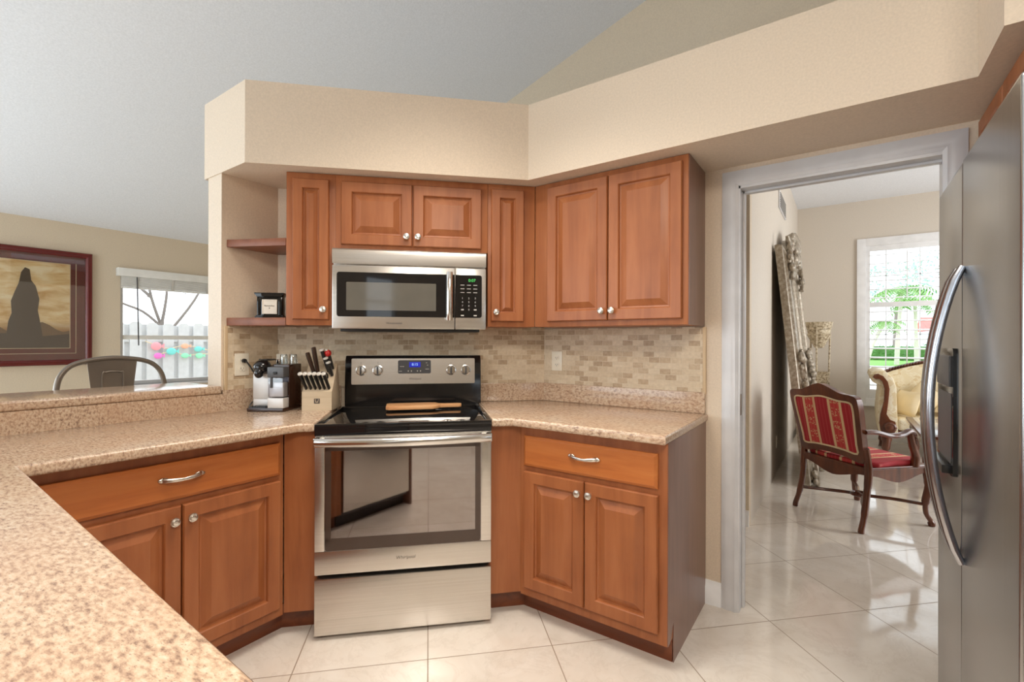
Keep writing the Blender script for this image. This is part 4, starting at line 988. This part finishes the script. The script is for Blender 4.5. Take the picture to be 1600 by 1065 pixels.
# sofa
SF = frame((1.35, 7.0, 0))
so_ = thing('sofa', 'cream damask scroll-arm sofa with carved wood trim under the living room window', 'sofa', SF)
prof = [(.25, .90), (.262, .94), (.31, .968), (.39, .955), (.455, .88), (.485, .78), (.49, .60), (.50, .34), (.50, .235), (.345, .235), (.33, .36), (.325, .48), (.335, .62), (.35, .79), (.315, .805), (.275, .83)]
def mirx(P): return [(2.70 - x, z) for x, z in P][::-1]
face = [(.275, .885), (.29, .915), (.325, .925), (.37, .90), (.41, .84), (.425, .76), (.415, .62), (.40, .48), (.43, .42), (.475, .40), (.485, .34), (.47, .28), (.44, .25), (.36, .245), (.345, .30), (.335, .38), (.345, .48), (.375, .62), (.38, .76), (.36, .84), (.335, .865), (.30, .86)]
for k, fn_ in enumerate((lambda p: p, mirx)):
    am = MB().prism(catmull([(x, 0, z) for x, z in fn_(prof)], 2, True) if False else fn_(prof), 6.72, 7.45, 'xz', b=.012).build('arm', DAMASK, so_)
    MB().prism(fn_(face), 6.685, 6.722, 'xz', b=.006).build('arm_facing', MAHOG, am)
    xs = fn_([(.43, .33)])[0][0]
    MB().lathe((xs, 6.68, .335), [(.006, -.012), (.05, -.01), (.055, 0), (.05, .008), (.006, .012)], 20, L=None) if False else MB(Matrix.Translation((xs, 6.682, .335)) @ Matrix.Rotation(R(90), 4, 'X')).lathe((0, 0, 0), [(.058, -.01), (.058, .004), (.045, .012), (.03, .008), (.014, .016), (.002, .018)], 24, flute=.06, fn=10).build('rosette', MAHOG, am)
topz = lambda x: .90 + .20 * math.sin(math.pi * min(max((x - .42) / 1.86, 0), 1)) ** .8
xs_ = [.42 + i * 1.86 / 24 for i in range(25)]
MB().prism([(.42, .3)] + [(x, topz(x)) for x in xs_] + [(2.28, .3)], 7.30, 7.46, 'xz', b=.01).build('backrest', DAMASK, so_)
tr_ = MB()
tr_.tube([(x, 7.36, topz(x) + .015) for x in xs_], .024, 8)
for i in range(70):
    x = .42 + i * 1.86 / 69; tr_.ball((x, 7.345, topz(x) + .015), (.011, .03, .026), 8, 6, L=Matrix.Rotation(R(30), 4, 'Y'))
tr_.build('carved_rope_trim', MAHOG, so_)
MB().box(.50, 2.20, 6.74, 7.31, .235, .30, .01).build('seat_base', MAHOG, so_)
MB().box(.50, 2.20, 6.73, 7.31, .30, .43, .035, 4).build('seat_cushion', DAMASK, so_)
for (x, y) in ((.40, 6.78), (2.30, 6.78), (.40, 7.40), (2.30, 7.40)):
    MB().tube(catmull([(x, y, .24), (x + .005, y - .01, .16), (x - .005, y, .06), (x - .01, y - .015, 0)], 4), [.05] * 4 + [.04] * 4 + [.026] * 4 + [.032], 10).build('leg', MAHOG, so_)
def cushion(label, loc, size, th, rot):
    M = Matrix.Translation(loc) @ Matrix.Rotation(R(rot[2]), 4, 'Z') @ Matrix.Rotation(R(rot[0]), 4, 'X') @ Matrix.Rotation(R(rot[1]), 4, 'Y')
    n = 12; verts = []; faces = []
    for sgn in (-1, 1):
        for j in range(n + 1):
            for i in range(n + 1):
                u, v = i / n * 2 - 1, j / n * 2 - 1
                t_ = ((1 - u * u) * (1 - v * v)) ** .45 * th
                pinch = 1 - .08 * (1 - abs(u)) * abs(v) - .08 * (1 - abs(v)) * abs(u)
                verts.append((u * size * pinch, sgn * t_, v * size * pinch))
    m_ = (n + 1) ** 2
    for k in range(2):
        for j in range(n):
            for i in range(n): a = k * m_ + j * (n + 1) + i; faces.append((a, a + 1, a + n + 2, a + n + 1))
    mb = MB(M).raw(verts, faces); bmesh.ops.remove_doubles(mb.bm, verts=mb.bm.verts, dist=1e-4)
    tag(mb.build('throw_pillow', CUSH, M=M), label, 'pillow', 'pillows on the sofa')
cushion('cream pillow leaning against the left sofa arm', (.60, 7.03, .58), .15, .06, (-18, 0, -50))
cushion('cream pillow turned on its corner in front of the sofa back', (.76, 7.18, .63), .15, .06, (-15, 38, -10))
cushion('cream pillow on the sofa half hidden by the fridge handle', (1.02, 7.18, .61), .15, .06, (-15, 10, 8))

# coffee table
ctb = thing('coffee_table', 'carved dark wood coffee table with a glossy top in front of the sofa', 'table', frame((.95, 5.7, 0)))
MB().box(.525, 1.40, 5.06, 6.25, .495, .522, .006).build('tabletop', MAHOG, ctb)
MB().box(.57, 1.355, 5.105, 6.205, .5215, .526, .002).build('tabletop_inset', TTOP, ctb)
ap = MB().box(.56, .585, 5.10, 6.21, .40, .496, .003).box(1.34, 1.365, 5.10, 6.21, .40, .496, .003).box(.585, 1.34, 5.10, 5.125, .40, .496, .003).box(.585, 1.34, 6.185, 6.21, .40, .496, .003)
for i in range(9): ap.ball((.556, 5.2 + i * .115, .44), (.014, .05, .028), 8, 6, L=Matrix.Rotation(R(30 if i % 2 else -30), 4, 'X'))
ap.build('carved_apron', ORN, ctb)
for (x, y, sx_, sy_) in ((.59, 5.12, -1, -1), (1.34, 5.12, 1, -1), (.59, 6.19, -1, 1), (1.34, 6.19, 1, 1)):
    MB().tube(catmull([(x, y, .46), (x, y, .40), (x + sx_ * .012, y + sy_ * .012, .33), (x, y, .2), (x - sx_ * .005, y - sy_ * .005, .10), (x + sx_ * .01, y + sy_ * .01, .04), (x + sx_ * .012, y + sy_ * .012, 0)], 4), [.034] * 4 + [.038] * 4 + [.046] * 4 + [.036] * 4 + [.030] * 4 + [.036] * 4 + [.03], 10).build('leg', MAHOG, ctb)

# ------------------------------------------------------------------ outside the dining window
struct(MB().box(-14, -6.33, -4, 9, -.2, -.1).build('ground_patio', CONC))
fe = thing('wooden_fence', 'pale weathered board fence outside the dining window', 'fence', frame((-8.5, 3, -.1)))
y = 1.0; i = 0
while y < 5.2:
    w = .142; z = 1.54 + random.uniform(-.012, .012)
    MB().prism([(y, -.1), (y + w, -.1), (y + w, z - .03), (y + w - .03, z), (y + .03, z), (y, z - .03)], -8.52, -8.5, 'yz').build('board', WOODF, fe)
    MB().box(-8.562, -8.545, y + w - .02, y + w + .084, -.1, z - .03).build('rear_board', WOODF, fe)
    y += .206
MB().box(-8.545, -8.52, 1.0, 5.2, .3, .39).box(-8.545, -8.52, 1.0, 5.2, 1.25, 1.34).build('rail', WOODF, fe)
bt = thing('bare_tree', 'bare thin-branched tree rising behind the board fence', 'tree', frame((-9.6, 3.1, -.1)))
MB().tube([(-9.6, 3.15, -.1), (-9.6, 3.15, 1.3), (-9.6, 3.2, 1.6)], [.06, .05, .04], 8).build('trunk', BARK, bt)
br_ = MB()
for pts in ([(-9.6, 3.2, 1.5), (-9.6, 3.05, 2.0), (-9.6, 2.98, 2.5), (-9.7, 2.95, 3.2)], [(-9.6, 3.2, 1.55), (-9.6, 3.28, 2.2), (-9.6, 3.25, 3.2)], [(-9.6, 3.2, 1.5), (-9.5, 2.9, 1.75), (-9.5, 2.5, 1.95), (-9.5, 2.2, 2.4)], [(-9.6, 3.3, 1.4), (-9.6, 3.7, 2.0), (-9.6, 3.95, 2.6), (-9.6, 4.1, 3.3)], [(-9.6, 3.05, 2.0), (-9.6, 2.7, 2.4), (-9.6, 2.6, 3.0)], [(-9.5, 4.4, 1.4), (-9.5, 4.45, 2.2), (-9.5, 4.25, 3.0)], [(-9.5, 2.1, 1.4), (-9.5, 2.35, 1.7), (-9.5, 2.3, 2.5)]):
    p_ = catmull(pts, 4); br_.tube(p_, [.026 - .018 * i / len(p_) for i in range(len(p_))], 6)
br_.build('branches', BARK, bt)
lf = MB()
for i in range(90):
    y, z = random.uniform(2.2, 4.4), random.uniform(2.0, 3.1)
    a = random.uniform(0, 6)
    lf.raw([(-9.5, y + .02 * math.cos(a), z + .02 * math.sin(a)), (-9.48, y - .012 * math.sin(a), z + .012 * math.cos(a)), (-9.5, y - .02 * math.cos(a), z - .02 * math.sin(a)), (-9.52, y + .012 * math.sin(a), z - .012 * math.cos(a))], [(0, 1, 2, 3)])
o_ = lf.build('leaves', BARK, bt)
rope = tag(MB().tube(catmull([(-8.47, 2.62, 1.26), (-8.46, 2.9, 1.15), (-8.46, 3.15, 1.2), (-8.46, 3.45, 1.12), (-8.47, 3.7, 1.18)], 4), .006, 6).tube(catmull([(-8.47, 2.75, 1.05), (-8.46, 2.95, 1.1), (-8.46, 3.15, 1.04), (-8.46, 3.4, 1.06), (-8.47, 3.7, 1.0)], 4), .006, 6).build('garland_cord', CREAM), 'thin looped cord of the garland strung along the board fence', 'cord')
PK, TL, MG, GN, OR = (m_plain(nm, srgb(*c_), .6) for nm, c_ in (('pink_felt', (240, 150, 160)), ('teal_felt', (110, 205, 200)), ('magenta_felt', (226, 110, 190)), ('mint_felt', (140, 220, 180)), ('peach_felt', (240, 170, 140))))
for (y, z, ry, rz_, mat_, lab) in ((2.75, 1.185, .085, .06, PK, 'large pink fish ornament, top left on the fence garland'), (2.945, 1.105, .085, .055, TL, 'large teal fish ornament in the middle of the fence garland'), (2.775, 1.04, .07, .045, MG, 'magenta fish ornament at the lower left of the garland'), (3.13, 1.185, .07, .04, OR, 'peach fish ornament at the upper right of the garland'), (3.315, 1.135, .075, .045, TL, 'teal fish ornament at the right end, upper of two'), (3.13, 1.035, .07, .04, GN, 'mint fish ornament low between the teal ones'), (3.33, 1.03, .07, .045, GN, 'mint fish ornament at the right end, lower of two')):
    t_ = thing('fish_ornament', lab, 'ornament', frame((-8.46, y, z)), 'fish ornaments on the fence garland')
    MB().ball((-8.455, y, z), (.02, ry * .8, rz_)).build('body', mat_, t_)
    MB().prism([(y + ry * .7, z), (y + ry * 1.2, z + rz_ * .7), (y + ry * 1.2, z - rz_ * .7)], -8.465, -8.45, 'yz').build('tail', mat_, t_)

# ------------------------------------------------------------------ outside the living room window
struct(MB().box(-20, 40, 7.95, 34, -.25, -.15).build('ground_drive', CONC))
tag(MB().box(-20, 40, 34, 47, -.25, -.13).build('lawn', GRASS), 'bright green lawn beyond the living room window', 'lawn')['kind'] = 'stuff'
def leafblob(mb, c, r, n, s):
    for i in range(n):
        a, b_ = random.uniform(0, 2 * math.pi), math.asin(random.uniform(-1, 1)); k = random.uniform(.75, 1.05)
        p = Vector((c[0] + r[0] * k * math.cos(a) * math.cos(b_), c[1] + r[1] * k * math.sin(a) * math.cos(b_), c[2] + r[2] * k * math.sin(b_)))
        u = Vector((random.uniform(-1, 1), random.uniform(-1, 1), random.uniform(-1, 1))).normalized(); v = u.orthogonal().normalized()
        mb.raw([p + u * s, p + v * s * .5, p - u * s, p - v * s * .5], [(0, 1, 2, 3)])
hd = MB(); hd.box(-2, 12, 46.8, 48, -.15, .95, .1)
for i in range(12): leafblob(hd, (.8 + i * .5, 46.6, .5), (.5, .4, .65), 60, .09)
tag(hd.build('hedge', LEAF), 'clipped green hedge along the far side of the lawn', 'hedge')
def palm(x, y, h, lean, label, n=16, L=1.3, trunk=BARKW):
    t_ = thing('palm_tree', label, 'tree', frame((x, y, -.15)), 'palms on the lawn')
    MB().tube(catmull([(x, y, -.15), (x + lean * .3, y, h * .4), (x + lean, y, h)], 5), [.13] * 5 + [.10] * 6, 8).build('trunk', trunk, t_)
    fm = MB()
    for i in range(n):
        a = 2 * math.pi * i / n + random.uniform(-.2, .2); el = random.uniform(.1, .9)
        pr_ = [Vector((x + lean + math.cos(a) * L * s * math.cos(el * (1 - s)), y + math.sin(a) * L * s * math.cos(el * (1 - s)), h + L * (.75 * s * el - .75 * s * s))) for s in (0, .25, .5, .75, 1)]
        side = Vector((-math.sin(a), math.cos(a), 0))
        for p, q in zip(pr_, pr_[1:]):
            for k in range(3):
                b0 = p.lerp(q, k / 3)
                for sg in (-1, 1):
                    tip = b0 + side * sg * .28 * L + (q - p) * .5 - Vector((0, 0, .12 * L))
                    fm.raw([b0, b0 + (q - p) * .22, tip], [(0, 1, 2)])
    fm.build('fronds', LEAF2, t_)
palm(2.75, 38, 4.6, .25, 'bushy palm tree left of the window middle, over the lawn', 22, 1.7)
palm(4.0, 41, 4.0, -.1, 'smaller palm tree right of the window middle, over the lawn', 18, 1.5)
palm(1.15, 36, 2.5, .9, 'leaning pale-trunked palm at the left edge of the window', 14, 1.1)
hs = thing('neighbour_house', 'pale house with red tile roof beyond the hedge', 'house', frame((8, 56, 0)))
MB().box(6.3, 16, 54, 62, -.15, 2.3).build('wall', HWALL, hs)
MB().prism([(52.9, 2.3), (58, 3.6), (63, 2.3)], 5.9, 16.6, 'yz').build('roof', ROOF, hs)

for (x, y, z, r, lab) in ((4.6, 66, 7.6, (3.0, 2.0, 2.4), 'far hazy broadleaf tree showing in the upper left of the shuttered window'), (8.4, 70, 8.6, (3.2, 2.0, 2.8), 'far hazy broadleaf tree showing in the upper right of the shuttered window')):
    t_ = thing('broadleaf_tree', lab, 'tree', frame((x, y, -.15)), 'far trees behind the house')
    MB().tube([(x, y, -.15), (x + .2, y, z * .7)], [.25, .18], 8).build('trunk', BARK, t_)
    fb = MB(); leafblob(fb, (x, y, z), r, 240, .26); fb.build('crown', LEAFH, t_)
